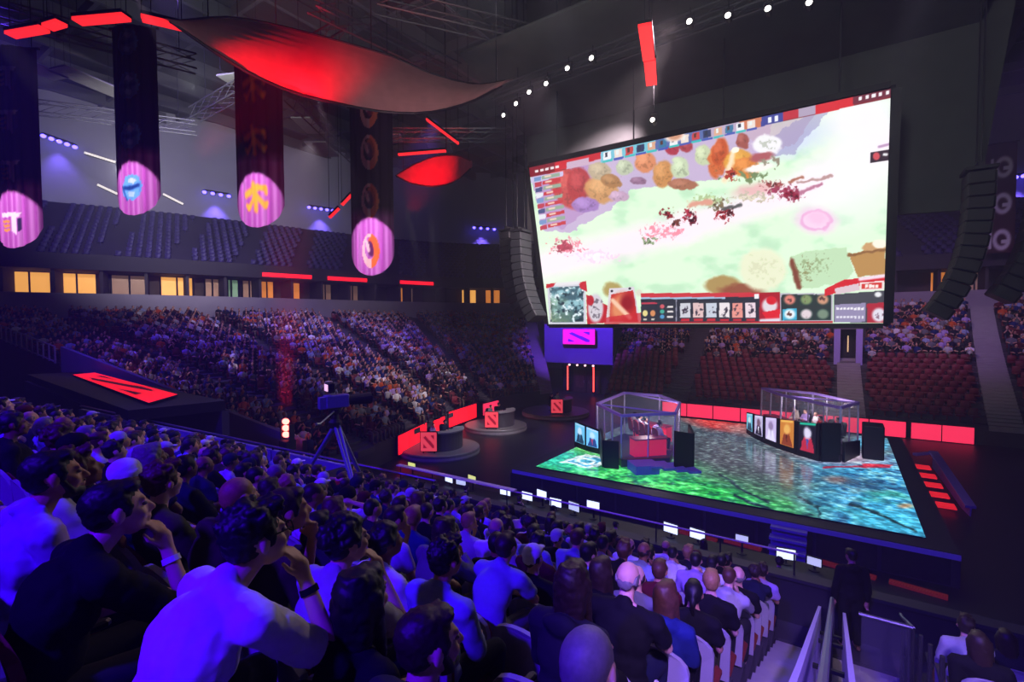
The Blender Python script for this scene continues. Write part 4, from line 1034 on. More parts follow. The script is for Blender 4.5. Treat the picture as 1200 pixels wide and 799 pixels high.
# minimap, portrait and item panels
c.poly([(641, 333), (686, 330), (687, 380), (644, 381)], (210, 210, 220)); c.poly([(644, 337), (683, 335), (684, 377), (647, 378)], (60, 96, 110))
m = (X > 645) & (X < 684) & (Y > 336) & (Y < 377)
c.mix(m*np.clip((n2-.45)*5, 0, 1), (150, 196, 206)); c.mix(m*np.clip((Y-X*.7+112)/30+(n1-.5)*2, 0, 1)*.7, (150, 170, 110)); c.mix(m*np.clip((fbm(X/4, Y/4, 51, 3)-.58)*9, 0, 1), (226, 240, 244)); c.mix(m*np.clip((fbm(X/5, Y/5, 57, 3)-.6)*9, 0, 1), (24, 50, 60))
c.poly([(640, 333), (652, 331), (648, 336), (640, 338)], RED); c.poly([(678, 331), (687, 329), (688, 342), (680, 338)], RED); c.line((652, 333), (678, 331), 2, (234, 230, 234))
c.poly([(687, 345), (712, 358), (712, 378), (688, 380)], (190, 30, 42)); c.ell(698, 361, 9, 17, (214, 206, 216), 0, .15); c.splat(698, 361, 8, 15, (120, 110, 124), 3, .5, 61); c.ell(692, 352, 4, 6, (186, 30, 44))
c.poly([(714, 338), (743, 336), (750, 376), (710, 378)], (222, 214, 222)); c.poly([(716, 345), (742, 340), (748, 377), (714, 377)], (196, 44, 40)); c.ell(726, 360, 10, 16, (226, 140, 96), 15, .4); c.ell(735, 355, 8, 10, (150, 20, 30), 0, .4); c.line((718, 352), (738, 372), 2.5, (246, 200, 170)); c.poly([(708, 372), (752, 366), (752, 379), (708, 380)], RED, .7)
c.ell(717, 341, 1.5, 1.5, (40, 30, 40)); c.ell(738, 338, 1.5, 1.5, (40, 30, 40)); c.ell(749, 343, 4, 4, (220, 220, 200), 0, .3)
bl = lambda x: 380-(x-643)*.0051
def strip(xa, xb, h0, h1, col, a=1): c.poly([(xa, bl(xa)-h0), (xb, bl(xb)-h0), (xb, bl(xb)-h1), (xa, bl(xa)-h1)], col, a)
strip(751, 890, 0, 34, (44, 46, 58)); strip(751, 890, 31, 36, (206, 54, 64)); strip(751, 850, 29, 31, (160, 190, 220)); strip(751, 890, 0, 2.5, (170, 30, 42)); strip(752, 770, 23, 25, (190, 60, 80))
for k in range(2): c.ell(756+k*9, 367, 3, 3.6, ((230, 214, 140), (214, 140, 90))[k]); strip(754+k*9, 758+k*9, 4, 6, (200, 190, 180))
for k in range(3): c.ell(776, 359+k*6, 2.6, 2.4, ((206, 90, 100), (70, 170, 150), (80, 150, 200))[k]); strip(782, 789, 19-k*6, 21-k*6, (220, 214, 214))
for k in range(3): strip(792-k*0, 793, 2, 28, (150, 150, 170))
for k, col in enumerate(((206, 206, 216), (224, 190, 190), (200, 206, 220), (236, 226, 230), (232, 150, 140), (236, 214, 224))):
    xx = 797+k*15.3; strip(xx, xx+12, 7, 24, col); c.splat(xx+6, 363, 6, 8, (60, 50, 66), 3, .5, 70+k); strip(xx+1, xx+11, 3, 5.5, (196, 40, 52))
strip(884, 889, 29, 34, (240, 240, 244))
c.poly([(890, 343), (914, 342), (914, 377), (890, 378)], (170, 24, 38)); c.ell(902, 358, 9, 9, (226, 214, 222), 20, .2); c.ell(904, 352, 6, 5, (214, 30, 44)); c.poly([(893, 366), (914, 362), (914, 377), (900, 378)], (222, 32, 44)); c.line((892, 376), (930, 374), 2.2, (226, 220, 234))
strip(914, 976, 0, 35, (190, 186, 198)); strip(915.5, 974.5, 3, 33, (46, 52, 52)); strip(880, 976, 0, 2.5, (190, 28, 42))
for k, col in enumerate(((224, 130, 116), (130, 150, 100), (206, 150, 120), (60, 170, 206), (226, 210, 216), (120, 140, 120))):
    xx = 917+(k % 3)*19.4; yy = 351 if k < 3 else 368
    c.poly([(xx, yy-6), (xx+17, yy-6.4), (xx+17, yy+7), (xx, yy+7.2)], col if k in (3,) else (38, 56, 52)); c.ell(xx+8.5, yy, 6.4, 5.6, col if k != 3 else (236, 244, 246), 0, .25); c.splat(xx+8, yy, 5, 5, (96, 60, 56), 3, .55, 80+k)
c.poly([(966, 339), (988, 328), (1038, 322), (1038, 330), (1000, 336), (975, 345), (966, 347)], (214, 34, 44)); c.poly([(978, 338), (1006, 332), (1008, 340), (980, 345)], (222, 196, 206)); c.line((1008, 327), (1038, 323), 2, (246, 220, 236))
c.poly([(977, 345), (1038, 340), (1038, 378), (977, 378)], (70, 70, 78)); c.poly([(1008, 331), (1036, 329), (1036, 339), (1008, 340)], (240, 222, 222)); c.poly([(1010, 332.5), (1034, 330.5), (1034, 337.5), (1010, 338.5)], (214, 60, 50))
for k in range(4): c.poly([(1014+k*4, 333.5), (1017+k*4, 333.3), (1017+k*4, 337), (1014+k*4, 337.2)], (250, 236, 230))
c.poly([(978, 357), (1014, 355), (1014, 377), (978, 378)], (150, 140, 176))
for k in range(8): c.poly([(980+k*4.2, 360+(k % 2)), (983+k*4.2, 360), (983+k*4.2, 363), (980+k*4.2, 363)], (240, 236, 244)); c.poly([(980+k*4.2, 370), (983+k*4.2, 370), (983+k*4.2, 373), (980+k*4.2, 373)], (226, 222, 236))
c.poly([(1016, 356), (1037, 354), (1037, 378), (1016, 378)], (176, 40, 56)); c.ell(1030, 369, 8, 8, (226, 220, 234), 0, .2); c.splat(1030, 369, 7, 7, (140, 110, 130), 3, .5, 91); c.ell(1029, 345, 4, 3, (236, 236, 240), 0, .3)
c.c = c.c*1.0
painted('display', G, c, attr_mat('led_screen', emit=1.12, base=.03, rough=.5), SCR)
def sc(u, v, d): return c0+ux*SW*u+uy*SH*v+un*d
mb = MB()
for (u0, v0, u1, v1) in ((-.5, .5, .5, .5), (-.5, -.5, .5, -.5), (-.5, -.5, -.5, .5), (.5, -.5, .5, .5)):
    e = .012; mb.bar(sc(u0+(e if u0 > 0 else -e)*(u0 == u1), v0+(.015 if v0 > 0 else -.015)*(v0 == v1), -.16), sc(u1+(e if u1 > 0 else -e)*(u0 == u1), v1+(.015 if v1 > 0 else -.015)*(v0 == v1), -.16), .3, .24)
mb.build('bezel', black, SCR)
mb = MB(); mb.slab([sc(-.51, -.515, -.08), sc(.51, -.515, -.08), sc(.51, .515, -.08), sc(-.51, .515, -.08)], .7); mb.build('cabinet', black_matte, SCR)
for u in (-.4, -.13, .13, .4):
    mb = MB(); p = sc(u, .51, -.4); mb.tube(p, (p[0], p[1], 30.8-(SCX-uy*SH/2)[2]), .04, None, 6); mb.build('hanging_cable', steel_dark, SCR)
# black masking above and behind the screen
t = thing('masking_drape', 'huge black masking drape hung behind and above the video screen', 'drape', (-6.5, 28.5, 16))
mb = MB(); mb.slab([(-11.6, .6, -3.2), (11.2, .4, -4.0), (13.5, .4, 14.5), (-11.6, .6, 14.5)], .2); mb.build('back_cloth', mat('masking_cloth', (88, 90, 88), .95, var=.15, scale=1.2, spec=.1), t)
mb = MB(); mb.slab([(-11.6, .5, 4.0), (-10.5, -7.8, 5.5), (10.8, -8.2, 5.5), (11.2, .5, 4.0)], .15); mb.build('roof_cloth', MATS['masking_cloth'], t)
# ------------------------------------------------------------------ line arrays beside the screen
def line_array(label, x, y, ztop, sgn, n=12, bend=32):
    t = thing('line_array_speaker', label, 'loudspeaker', (x, y, ztop), 0, 'line arrays')
    mb = MB(); mb.box((0, 0, .12), (.9, 1.2, .12)); mb.box((0, 0, .25), (.2, .9, .2))
    mb.build('flying_frame', steel_dark, t)
    mb = MB()
    for yy in (-.4, .4): mb.tube((0, yy, .2), (0, yy, 30.6-ztop), .03, None, 6)
    mb.build('chain', steel_dark, t)
    px_, pz, ang = 0.0, 0.0, 0.0; hh = .45
    for k in range(n):
        ang = R(bend)*(k/(n-1))**1.6
        cx = px_-sgn*math.sin(ang)*hh/2; cz = pz-math.cos(ang)*hh/2
        mb = MB(); M = Euler((0, sgn*ang, 0)).to_matrix()
        mb.bbox((cx, 0, cz), (.78, 1.25, hh*.96), .06, M)
        b = mb.build('speaker_box', mat('speaker_grey', (46, 46, 50), .6), t)
        mb = MB(); mb.box(Vector((cx, 0, cz))+M@V3(sgn*.395, 0, 0), (.03, 1.1, hh*.8), M); mb.build('grille', mat('speaker_grille', (88, 88, 92), .5), b)
        px_ -= sgn*math.sin(ang)*hh; pz -= math.cos(ang)*hh
    return t
line_array('curved black line array hanging nearest the edge of the screen by the minimap', -16.25, 25.4, 12.6, -1)
line_array('curved black line array hanging second from the screen, on the minimap side', -17.6, 26.2, 12.9, -1)
line_array('curved black line array hanging just beside the score edge of the screen', 4.1, 24.9, 12.6, 1)
line_array('curved black line array hanging furthest out beyond the score edge of the screen', 6.1, 26.0, 13.2, 1)

# ------------------------------------------------------------------ hanging team banners
def banner(label, c, w, zt, zb, paint, rz=YAW):
    t = thing('hanging_banner', label, 'banner', (c[0], c[1], zb), rz, 'team banners')
    H = zt-zb; nx_, ny_ = 48, 150
    u, v = np.meshgrid(np.linspace(-1, 1, nx_), np.linspace(0, 1, ny_))
    bot = .62*w*(1-np.sqrt(np.clip(1-u**2*.96, 0, 1)))
    z = H-(H-bot)*v
    pleat = .035*np.sin(u*19)+.02*np.sin(u*31+1)
    P = np.stack([u*w/2, -.22*w*(1-u**2)+pleat*.6, z], -1)
    Xc = u; Yc = (z)/w                                     # width units from the lowest point
    cv = Canvas(Xc, Yc, (178, 84, 176))
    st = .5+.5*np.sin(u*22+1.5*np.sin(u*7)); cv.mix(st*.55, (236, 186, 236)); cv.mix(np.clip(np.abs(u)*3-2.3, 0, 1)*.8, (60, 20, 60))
    cv.mix(np.clip((Yc-1.35)*4, 0, 1)*.86, (30, 16, 30))  # unlit look of the upper cloth put into its colour
    for k, a in ((.6, 1.0), (1.75, .8), (2.85, .7), (3.8, .6)):
        cv.X, cv.Y = Xc/.74, (Yc-k)/.74+k; paint(cv, k, a)
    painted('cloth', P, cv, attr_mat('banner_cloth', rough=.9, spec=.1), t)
    mb = MB(); mb.add([(x, y+.03, zz) for x, y, zz in P[::10, ::6].reshape(-1, 3)], []) if False else None
    # lining behind the printed face
    me = bpy.data.meshes.new('lining'); Q = P.copy(); Q[..., 1] = .06; Q = Q[::6, ::4]; hh, ww2 = Q.shape[:2]; idx = np.arange(hh*ww2).reshape(hh, ww2)
    F = np.stack([idx[1:, :-1], idx[:-1, :-1], idx[:-1, 1:], idx[1:, 1:]], -1).reshape(-1, 4); me.from_pydata(Q.reshape(-1, 3).tolist(), [], F.tolist()); me.materials.append(black_matte); put('lining', me, t)
    mb = MB(); mb.tube((-w/2-.1, 0, H+.05), (w/2+.1, 0, H+.05), .06); mb.build('batten', steel_dark, t)
    for x in (-.4, .4):
        mb = MB(); mb.tube((x*w, 0, H), (x*w, 0, 30.6-zb), .02, None, 6); mb.build('wire', steel_dark, t)
    return t
def paint_letters(cv, y, a):
    cv.poly([(-.75, y+.25), (.5, y+.25), (.44, y+.12), (-.7, y+.12)], (246, 240, 240), a); cv.poly([(.02, y+.12), (.26, y+.12), (.26, y-.42), (.02, y-.3)], (246, 240, 240), a)
    for k in range(3): cv.poly([(-.6+.04*k, y+.03-.13*k), (-.06, y+.03-.13*k), (-.06, y-.05-.13*k), (-.55+.04*k, y-.05-.13*k)], (238, 170, 70), a)
    cv.poly([(.32, y+.1), (.5, y+.1), (.5, y-.26), (.32, y-.34)], (60, 50, 90), a)
def paint_crystal(cv, y, a):
    cv.poly([(-.62, y+.05), (-.38, y+.36), (.05, y+.42), (.42, y+.38), (.56, y+.1), (.46, y-.2), (.12, y-.36), (-.34, y-.34), (-.6, y-.2)], (108, 190, 246), a)
    cv.line((-.5, y+.02), (-.1, y+.0), .06, (28, 70, 140), a); cv.line((-.1, y), (.4, y+.1), .06, (28, 70, 140), a); cv.poly([(-.3, y+.2), (0, y+.32), (.3, y+.24), (.1, y+.14)], (200, 236, 255), a); cv.poly([(-.3, y-.12), (.2, y-.1), (.1, y-.26), (-.2, y-.26)], (176, 226, 255), a); cv.line((-.62, y+.05), (-.34, y-.34), .04, (40, 90, 160), a)
def paint_flare(cv, y, a):
    o = (255, 196, 60)
    cv.line((-.55, y+.1), (.1, y+.3), .1, o, a); cv.line((.1, y+.3), (.52, y+.28), .08, o, a); cv.line((.5, y+.3), (.55, y+.16), .07, o, a); cv.line((-.12, y+.36), (-.02, y+.0), .11, o, a)
    cv.line((-.02, y+.05), (-.4, y-.28), .08, o, a); cv.line((-.4, y-.28), (-.5, y-.2), .07, o, a); cv.line((.0, y+.05), (.02, y-.3), .1, o, a); cv.line((.06, y+.06), (.5, y-.2), .09, o, a); cv.line((.5, y-.2), (.58, y-.12), .07, o, a)
def paint_swirl(cv, y, a):
    d = np.hypot(cv.X, (cv.Y-y)); an = np.arctan2(cv.Y-y, cv.X)
    wv = .05+.09*(.5+.5*np.cos(an+1.2))
    cv.mix((np.abs(d-.44) < wv)*a, (255, 208, 190)); cv.mix((np.abs(d-.44) < wv)*(cv.X > .05)*a, (248, 120, 50))
    cv.ell(.12, y+.1, .26, .3, (240, 110, 50), 20, .12, a); cv.ell(.02, y+.02, .18, .26, (96, 36, 90), 25, .12, a); cv.ell(-.16, y+.1, .1, .22, (255, 226, 214), 30, .12, a)
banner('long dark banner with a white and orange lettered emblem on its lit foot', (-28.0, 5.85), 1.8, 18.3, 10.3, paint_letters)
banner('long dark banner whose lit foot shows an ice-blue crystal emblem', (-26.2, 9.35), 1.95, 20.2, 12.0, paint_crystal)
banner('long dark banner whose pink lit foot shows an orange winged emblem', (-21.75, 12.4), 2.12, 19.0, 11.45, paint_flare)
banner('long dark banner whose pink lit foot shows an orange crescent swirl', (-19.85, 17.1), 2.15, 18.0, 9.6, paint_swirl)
# far rafter banner with pale letters
t = thing('rafter_banner', 'dim maroon rafter banner with a column of pale letters beyond the outer loudspeakers', 'banner', (11.0, 58.5, 13.0), 0)
u, v = uvgrid(24, 90); cv = Canvas(u, v*4.2, (62, 30, 36))
for k in range(3):
    y = .55+k*1.4
    cv.poly([(.18, y), (.3, y), (.3, y+.7), (.18, y+.7)], (200, 196, 200)); cv.ring(.6, y+.35, .22, .32, .3, (200, 196, 200)); cv.rect(.58, y+.34, .84, y+.48, (200, 196, 200))
painted('cloth', quad_grid((-1.0, 0, 9.2), (1.0, 0, 9.2), (-1.0, 0, 0), (1.0, 0, 0), 24, 90), cv, attr_mat('banner_cloth'), t, .05)
mb = MB(); mb.tube((-1.1, 0, 9.25), (1.1, 0, 9.25), .06); mb.build('batten', steel_dark, t)

# ------------------------------------------------------------------ red scenic ring: fabric sails and LED strips
sail_m = mat('sail_cloth', (176, 132, 134), .7, var=.18, scale=2.2)
def sail(name, label, lo, hi, bulge):
    lo = crom([p for p in lo], 60); hi = crom([p for p in hi], 60)
    c = lo.mean(0); t = thing(name, label, 'sail', tuple(c))
    v = np.linspace(0, 1, 22)[:, None, None]
    P = hi[None]*(1-v)+lo[None]*v
    n = np.array([0.55, -.55, -.3]); P = P+n[None, None]*(bulge*np.sin(PI*v)); P = P+n[None, None]*.035*np.sin(v*62)-c
    me = bpy.data.meshes.new('cloth'); h, w = P.shape[:2]; idx = np.arange(h*w).reshape(h, w)
    Q = np.concatenate([P.reshape(-1, 3), (P+np.array([-.03, .03, .06])).reshape(-1, 3)]); k = h*w
    F = np.stack([idx[1:, :-1], idx[1:, 1:], idx[:-1, 1:], idx[:-1, :-1]], -1).reshape(-1, 4)
    me.from_pydata(Q.tolist(), [], F.tolist()+(F[:, ::-1]+k).tolist()); me.materials.append(sail_m); me.polygons.foreach_set('use_smooth', [True]*len(me.polygons)); put('cloth', me, t)
    for q, nm in ((lo, 'lower_hem'), (hi, 'upper_hem')):
        mb = MB(); mb.path([tuple(p-c) for p in q[::3]], .05, 6); mb.build(nm, steel_dark, t)
    for f in (6, 30, 54):
        mb = MB(); p = hi[f]-c; mb.tube(p, (p[0], p[1], 30.6-c[2]), .02, None, 6); mb.build('wire', steel_dark, t)
    return t
sail('scenic_sail', 'long curved fabric sail glowing red, hung from the roof above the banners',
     [(-16.37, 6.76, 16), (-17.01, 8.23, 16), (-17.5, 9.91, 16), (-17.45, 11.53, 16), (-16.85, 13.02, 16), (-15.99, 14.48, 16), (-14.59, 15.54, 16), (-12.52, 15.79, 16), (-10.27, 15.4, 16.1)],
     [(-16.6, 6.85, 16.1), (-17.6, 8.9, 17.6), (-17.8, 10.3, 18.2), (-17.5, 11.9, 18.5), (-16.8, 13.3, 18.5), (-15.9, 14.9, 18.4), (-14.8, 16.2, 17.9), (-13.1, 16.9, 17.3), (-10.3, 15.5, 16.15)], .5)
sail('scenic_sail', 'small curved fabric sail glowing red, behind the swirl banner',
     [(-24.6, 23.25, 16.9), (-25.2, 25.2, 17), (-24.5, 26.7, 17), (-22.4, 26.6, 17), (-19.54, 24.85, 17)],
     [(-25.0, 23.6, 17.1), (-25.3, 25.6, 18.4), (-24.2, 26.6, 19), (-22.6, 27.0, 18.9), (-19.8, 25.2, 17.5)], .3)
strip_m = emat('red_strip', (255, 40, 44), 1.2)
for k, (a, b, w, lab) in enumerate((((-23.54, 4.84, 17), (-22.14, 5.38, 17), .34, 'glowing red light strip, first in the arc above the banners'), ((-21.92, 5.41, 17), (-21.25, 5.59, 17), .34, 'short glowing red light strip, second in the arc above the banners'),
        ((-20.72, 5.84, 17), (-19.14, 6.64, 17), .36, 'glowing red light strip, third in the arc above the banners'), ((-18.79, 6.93, 17), (-18.29, 7.88, 17), .36, 'glowing red light strip ending the arc beside the long sail'),
        ((-5.6, 16.4, 17.05), (-6.15, 18.5, 17.0), .42, 'glowing red light strip above the video screen, end nearer the audience'), ((-6.15, 18.6, 17.0), (-6.66, 20.4, 16.95), .42, 'glowing red light strip above the video screen, end nearer the stage'),
        ((-19.74, 21.02, 18.73), (-18.23, 21.96, 17.37), .3, 'slanted red light strip over the small sail'), ((-21.6, 20.6, 17.0), (-19.11, 21.9, 17.1), .2, 'thin red light strip just above the small sail'),
        ((-25.96, 19.05, 13.63), (-25.5, 19.4, 14.2), .3, 'lower of two red light strips slanting beside the swirl banner'), ((-25.35, 19.5, 14.4), (-24.87, 19.84, 15.02), .3, 'upper of two red light strips slanting beside the swirl banner'))):
    a, b = Vector(a), Vector(b); m_ = (a+b)/2
    t = thing('light_strip', lab, 'light strip', tuple(m_), 0, 'red scenic strips')
    mb = MB(); mb.bar(a-m_, b-m_, w, .10); mb.build('diffuser', strip_m, t)
    mb = MB(); mb.bar(a-m_+V3(0, 0, .1), b-m_+V3(0, 0, .1), w+.06, .1); mb.build('housing', black, t)
    for q in (a, b):
        mb = MB(); mb.tube(q-m_+V3(0, 0, .12), (q.x-m_.x, q.y-m_.y, 30.6-m_.z), .015, None, 5); mb.build('wire', steel_dark, t)

# ------------------------------------------------------------------ trusses under the roof
def truss(label, a, b, s=.8, n=None):
    a, b = Vector(a), Vector(b); m_ = (a+b)/2; d = b-a; t = thing('lighting_truss', label, 'truss', tuple(m_), 0, 'roof trusses')
    x = d.normalized(); y = x.cross(V3(0, 0, 1)).normalized(); z = y.cross(x)
    if z.z < 0: z = -z
    cs = [y*s/2-z*s/2, -y*s/2-z*s/2, y*s/2+z*s/2, -y*s/2+z*s/2]
    for c in cs:
        mb = MB(); mb.tube(a-m_+c, b-m_+c, .05, None, 6); mb.build('chord', truss_m, t)
    n = n or max(3, int(d.length/1.3)); mb = MB()
    for k in range(n):
        p, q = a-m_+d*k/n, a-m_+d*(k+1)/n
        for i, j in ((0, 1), (0, 2), (1, 3), (2, 3)): mb.tube(p+cs[i], q+cs[j], .022, None, 5, False)
    mb.build('lacing', truss_m, t)
    for f in (.1, .9):
        mb = MB(); p = a-m_+d*f; mb.tube(p+z*s/2, (p.x, p.y, 30.6-m_.z), .02, None, 5); mb.build('chain', steel_dark, t)
    return t
truss('steel lattice truss slanting just above the long red sail', (-20.43, 14.24, 22), (-19.19, 23.02, 22))
truss('steel lattice truss between the long red sail and the screen masking', (-18.01, 15.88, 22), (-11.74, 25.3, 22))
truss('steel lattice truss high over the lettered banner', (-33.4, 6.5, 22), (-30.8, 13.96, 22))
truss('steel lattice truss deep in the roof behind the crystal banner', (-46.8, 9.0, 22), (-40.76, 18.35, 22))
truss('steel lattice truss deep in the roof between the two middle banners', (-29.8, 19.1, 22), (-37.1, 30.5, 22))
truss('steel lattice truss crossing above the winged emblem banner', (-40.8, 18.3, 23), (-22.9, 17.7, 23))
truss('steel lattice truss in the roof over the swirl banner and small sail', (-32, 26, 22), (-22, 33, 22))
truss('long curved-line lighting truss carrying the row of white spotlights', (-16.6, 23.0, 19.9), (1.5, 21.6, 19.9), .6)
for k, (x, y, z, rz, w, l) in enumerate(((-44.2, 10.5, 24, .3, 2.4, 1.6), (-43.5, 12.9, 24, .3, 4.2, 1.8), (-37.9, 25.9, 24, .6, 3.4, 1.6), (-41.9, 30.1, 24, .6, 4, 2), (-34.2, 31.8, 24, .6, 1.8, 2), (-31.9, 35.6, 24, .6, 4, 2.2), (-35.0, 18.6, 24, .4, 2.2, 1.8))):
    t = thing('ceiling_panel', 'pale acoustic panel under the dark roof, %s from the lettered banner towards the screen' % ORD[(1, 2, 4, 5, 6, 7, 3)[k]], 'panel', (x, y, z), rz, 'roof panels')
    mb = MB(); mb.bbox((0, 0, 0), (l, w, .12), .05); mb.build('board', mat('panel_grey', (150, 148, 144), .9, var=.2, scale=1), t)
    mb = MB(); [mb.tube((sx*l*.4, sy*w*.4, 0), (sx*l*.4, sy*w*.4, 30.6-z), .015, None, 5) for sx in (-1, 1) for sy in (-1, 1)]; mb.build('wire', steel_dark, t)

# ------------------------------------------------------------------ spotlights on the truss, LED bars on the upper wall
def fixture(label, p, r=.11, e=None, group='white truss spotlights', top=None):
    t = thing('stage_spotlight', label, 'spotlight', p, 0, group)
    M = Euler((R(-25), 0, 0)).to_matrix()
    mb = MB(); mb.tube((0, .0, 0), M@V3(0, .34, .1), r*1.15, r*.9, 12); mb.build('lamp_body', black, t)
    mb = MB(); mb.ell((0, -.015, -.005), (r, .05, r), None, 12, 6); mb.build('lens', e or white_led, t)
    mb = MB(); mb.box((-r*1.4, .14, .1), (.03, .06, .42)); mb.box((r*1.4, .14, .1), (.03, .06, .42)); mb.box((0, .14, .32), (r*3, .08, .05)); mb.tube((0, .14, .32), (0, .14, top or .6), .025); mb.build('yoke', steel_dark, t)
    return t
for k, (x, y) in enumerate(((-16.2, 23.54), (-14.8, 22.7), (-13.52, 21.97), (-12.35, 21.67), (-10.8, 20.94), (-9.5, 20.75), (-5.18, 20.43), (-3.85, 20.87), (-2.52, 21.28), (-1.21, 21.74))):
    fixture('small round white spotlight, %s in the row on the truss above the screen' % ORD[k+1], (x, y, 19.0))
fixture('single white spotlight under the red strip above the screen', (-7.0, 21.6, 16.0), .1, top=4)
def led_bar(k, i0, i1, z0, z1, n, lab):
    a, b = WALL[i0], WALL[i1]; nn = (RING[i0]-WALL[i0])/14
    c = (a+b)/2+nn*.9; t = thing('led_light_bar', lab, 'light bar', (c[0], c[1], (z0+z1)/2), 0, 'blue light bars')
    p = np.array([*(a+nn*.9-c), z0-(z0+z1)/2]); q = np.array([*(b+nn*.9-c), z1-(z0+z1)/2])
    mb = MB(); mb.bar(p+[0, 0, .3], q+[0, 0, .3], .2, .14); mb.bar((p+q)/2+[0, 0, .3], (p+q)/2+[-nn[0]*.8, -nn[1]*.8, .3], .1, .1); mb.build('bracket_bar', black, t)
    for j in range(n):
        r_ = p+(q-p)*j/(n-1); mb = MB(); mb.tube(r_+[0, 0, .28], r_, .16, .2, 10); l = mb.build('lamp', black, t)
        mb = MB(); mb.ell(r_+[nn[0]*.05, nn[1]*.05, 0], (.24, .24, .2), None, 10, 6); mb.build('lens', blue_led, l)
    return t
BARS = [(57, 64, 26.9, 26.2, 5, 'blue LED light bar on the upper wall over the lettered banner'), (102, 110, 23.15, 23.1, 4, 'blue LED light bar on the upper wall between crystal and winged banners'), (136, 144, 23.2, 23.2, 5, 'blue LED light bar on the upper wall between winged and swirl banners'),
        (188, 193, 22.8, 22.6, 4, 'blue LED light bar on the upper wall nearest the screen'), (345, 350, 22.3, 22.4, 4, 'blue LED light bar on the upper wall beyond the outer loudspeakers')]
for k, b in enumerate(BARS): led_bar(k, *b)
for k, (i0, i1, z0, z1, lab) in enumerate(((66, 74, 25.9, 25.3, 'slim white light tube sloping on the upper wall, upper of three'), (69, 75, 22.6, 21.7, 'slim white light tube sloping low on the upper wall before the crystal banner'), (88, 95, 22.4, 21.5, 'slim white light tube sloping on the upper wall past the crystal banner'))):
    nn = (RING[i0]-WALL[i0])/14; a, b = WALL[i0]+nn*.4, WALL[i1]+nn*.4; c = (a+b)/2
    t = thing('wall_light_tube', lab, 'light tube', (c[0], c[1], (z0+z1)/2), 0, 'upper wall tubes')
    mb = MB(); mb.tube((*(a-c), (z0-z1)/2), (*(b-c), (z1-z0)/2), .13, None, 8); mb.build('tube', emat('tube_white', (255, 246, 230), .75), t)
    mb = MB(); mb.bar((*(a-c-nn*.12), (z0-z1)/2), (*(b-c-nn*.12), (z1-z0)/2), .3, .3); mb.build('housing', steel_dark, t)

# ------------------------------------------------------------------ arena floor: analyst desks, boards, production tables
def disc(label, x, y, r):
    t = thing('round_riser', label, 'platform', (x, y, 0), 0, 'desk platforms')
    mb = MB(); mb.lathe([(0, r), (.3, r), (.34, r-.04)], 40); mb.build('deck', mat('riser_grey', (120, 118, 122), .35, var=.1), t, False)
    mb = MB(); mb.lathe([(.08, r+.02), (.2, r+.02)], 40, None, False); mb.build('edge_band', mat('riser_band', (170, 168, 172), .4), t)
    return t
desks = [(-18.6, 20.6, 2.2, 'nearest the near barrier'), (-19.5, 27.2, 2.1, 'in the middle of the line'), (-18.6, 34.0, 2.6, 'closest to the tunnel')]
for k, (x, y, r, w) in enumerate(desks):
    disc('grey round riser under a commentator desk, %s' % w, x, y, r)
    t = thing('commentator_desk', 'curved grey commentator desk standing on a round riser, %s' % w, 'desk', (x, y, .34), 0, 'commentator desks')
    mb = MB(); pts = [(math.cos(a)*1.35, math.sin(a)*1.35) for a in np.linspace(R(-75), R(60), 14)]; inn = [(math.cos(a)*.75, math.sin(a)*.75) for a in np.linspace(R(60), R(-75), 14)]
    mb.prism(pts+inn, .95, 1.02); mb.build('desk_top', mat('desk_top', (150, 148, 156), .4), t)
    mb = MB(); mb.prism([(p[0]*.94, p[1]*.94) for p in pts]+[(p[0]*1.52, p[1]*1.52) for p in inn], 0, .95); mb.build('desk_front', mat('desk_front', (84, 82, 90), .5), t)
    logo_sign('desk_sign', 'pink-red emblem panel standing before the commentator desk, %s' % w, 'sign', (x+.55+.2*k, y-1.5, .34), .55, .85, 1.0, .12, (240, 70, 84), (150, 20, 40), .85, 'desk emblem signs')
led_board('led_ribbon_board', (-19.5, 18.2), (-20.7, 21.6), .25, 1.25, 'glowing red LED board on the stand front nearest the production tables', red_led, 3)
led_board('led_ribbon_board', (-21.05, 22.6), (-21.55, 24.2), .25, 1.15, 'short glowing red LED board between two longer boards on the stand front', red_led, 1)
led_board('led_ribbon_board', (-21.7, 24.8), (-22.35, 28.6), .3, 1.3, 'glowing red LED board on the stand front behind the middle commentator desk', red_led, 3)
led_board('led_ribbon_board', (-22.5, 29.6), (-22.6, 31.8), .25, 1.1, 'pinkish LED board on the stand front before the tunnel stairs', pink_led, 1)
mb = MB()
t = thing('production_table', 'long black-draped production table with monitors between the audience and the stage', 'table', (-7.5, 14.75, 0))
mb.box((0, 0, .74), (15.6, .8, .05)); mb.build('table_top', black, t)
mb = MB(); mb.box((0, .36, .36), (15.4, .03, .72)); mb.build('drape', black_matte, t)
for x in (-7.5, -3.75, 0, 3.75, 7.5):
    mb = MB(); mb.box((x, -.2, .36), (.05, .5, .72)); mb.build('leg', steel_dark, t)
MON = [(-14.97, 'yellow'), (-12.92, 'white'), (-12.3, 'pale'), (-11.75, 'yellow'), (-10.2, 'white'), (-9.25, 'white'), (-8.65, 'white'), (-8.1, 'white'), (-7.4, 'pale'), (-6.7, 'white'), (-4.18, 'white'), (-3.41, 'white'), (-2.22, 'small'), (-1.14, 'white'), (-.5, 'small')]
mcol = {'yellow': emat('mon_yellow', (226, 236, 120), .9), 'white': emat('mon_white', (232, 246, 255), 1.2), 'pale': emat('mon_pale', (206, 220, 214), .8), 'small': emat('mon_small', (214, 220, 236), .7)}
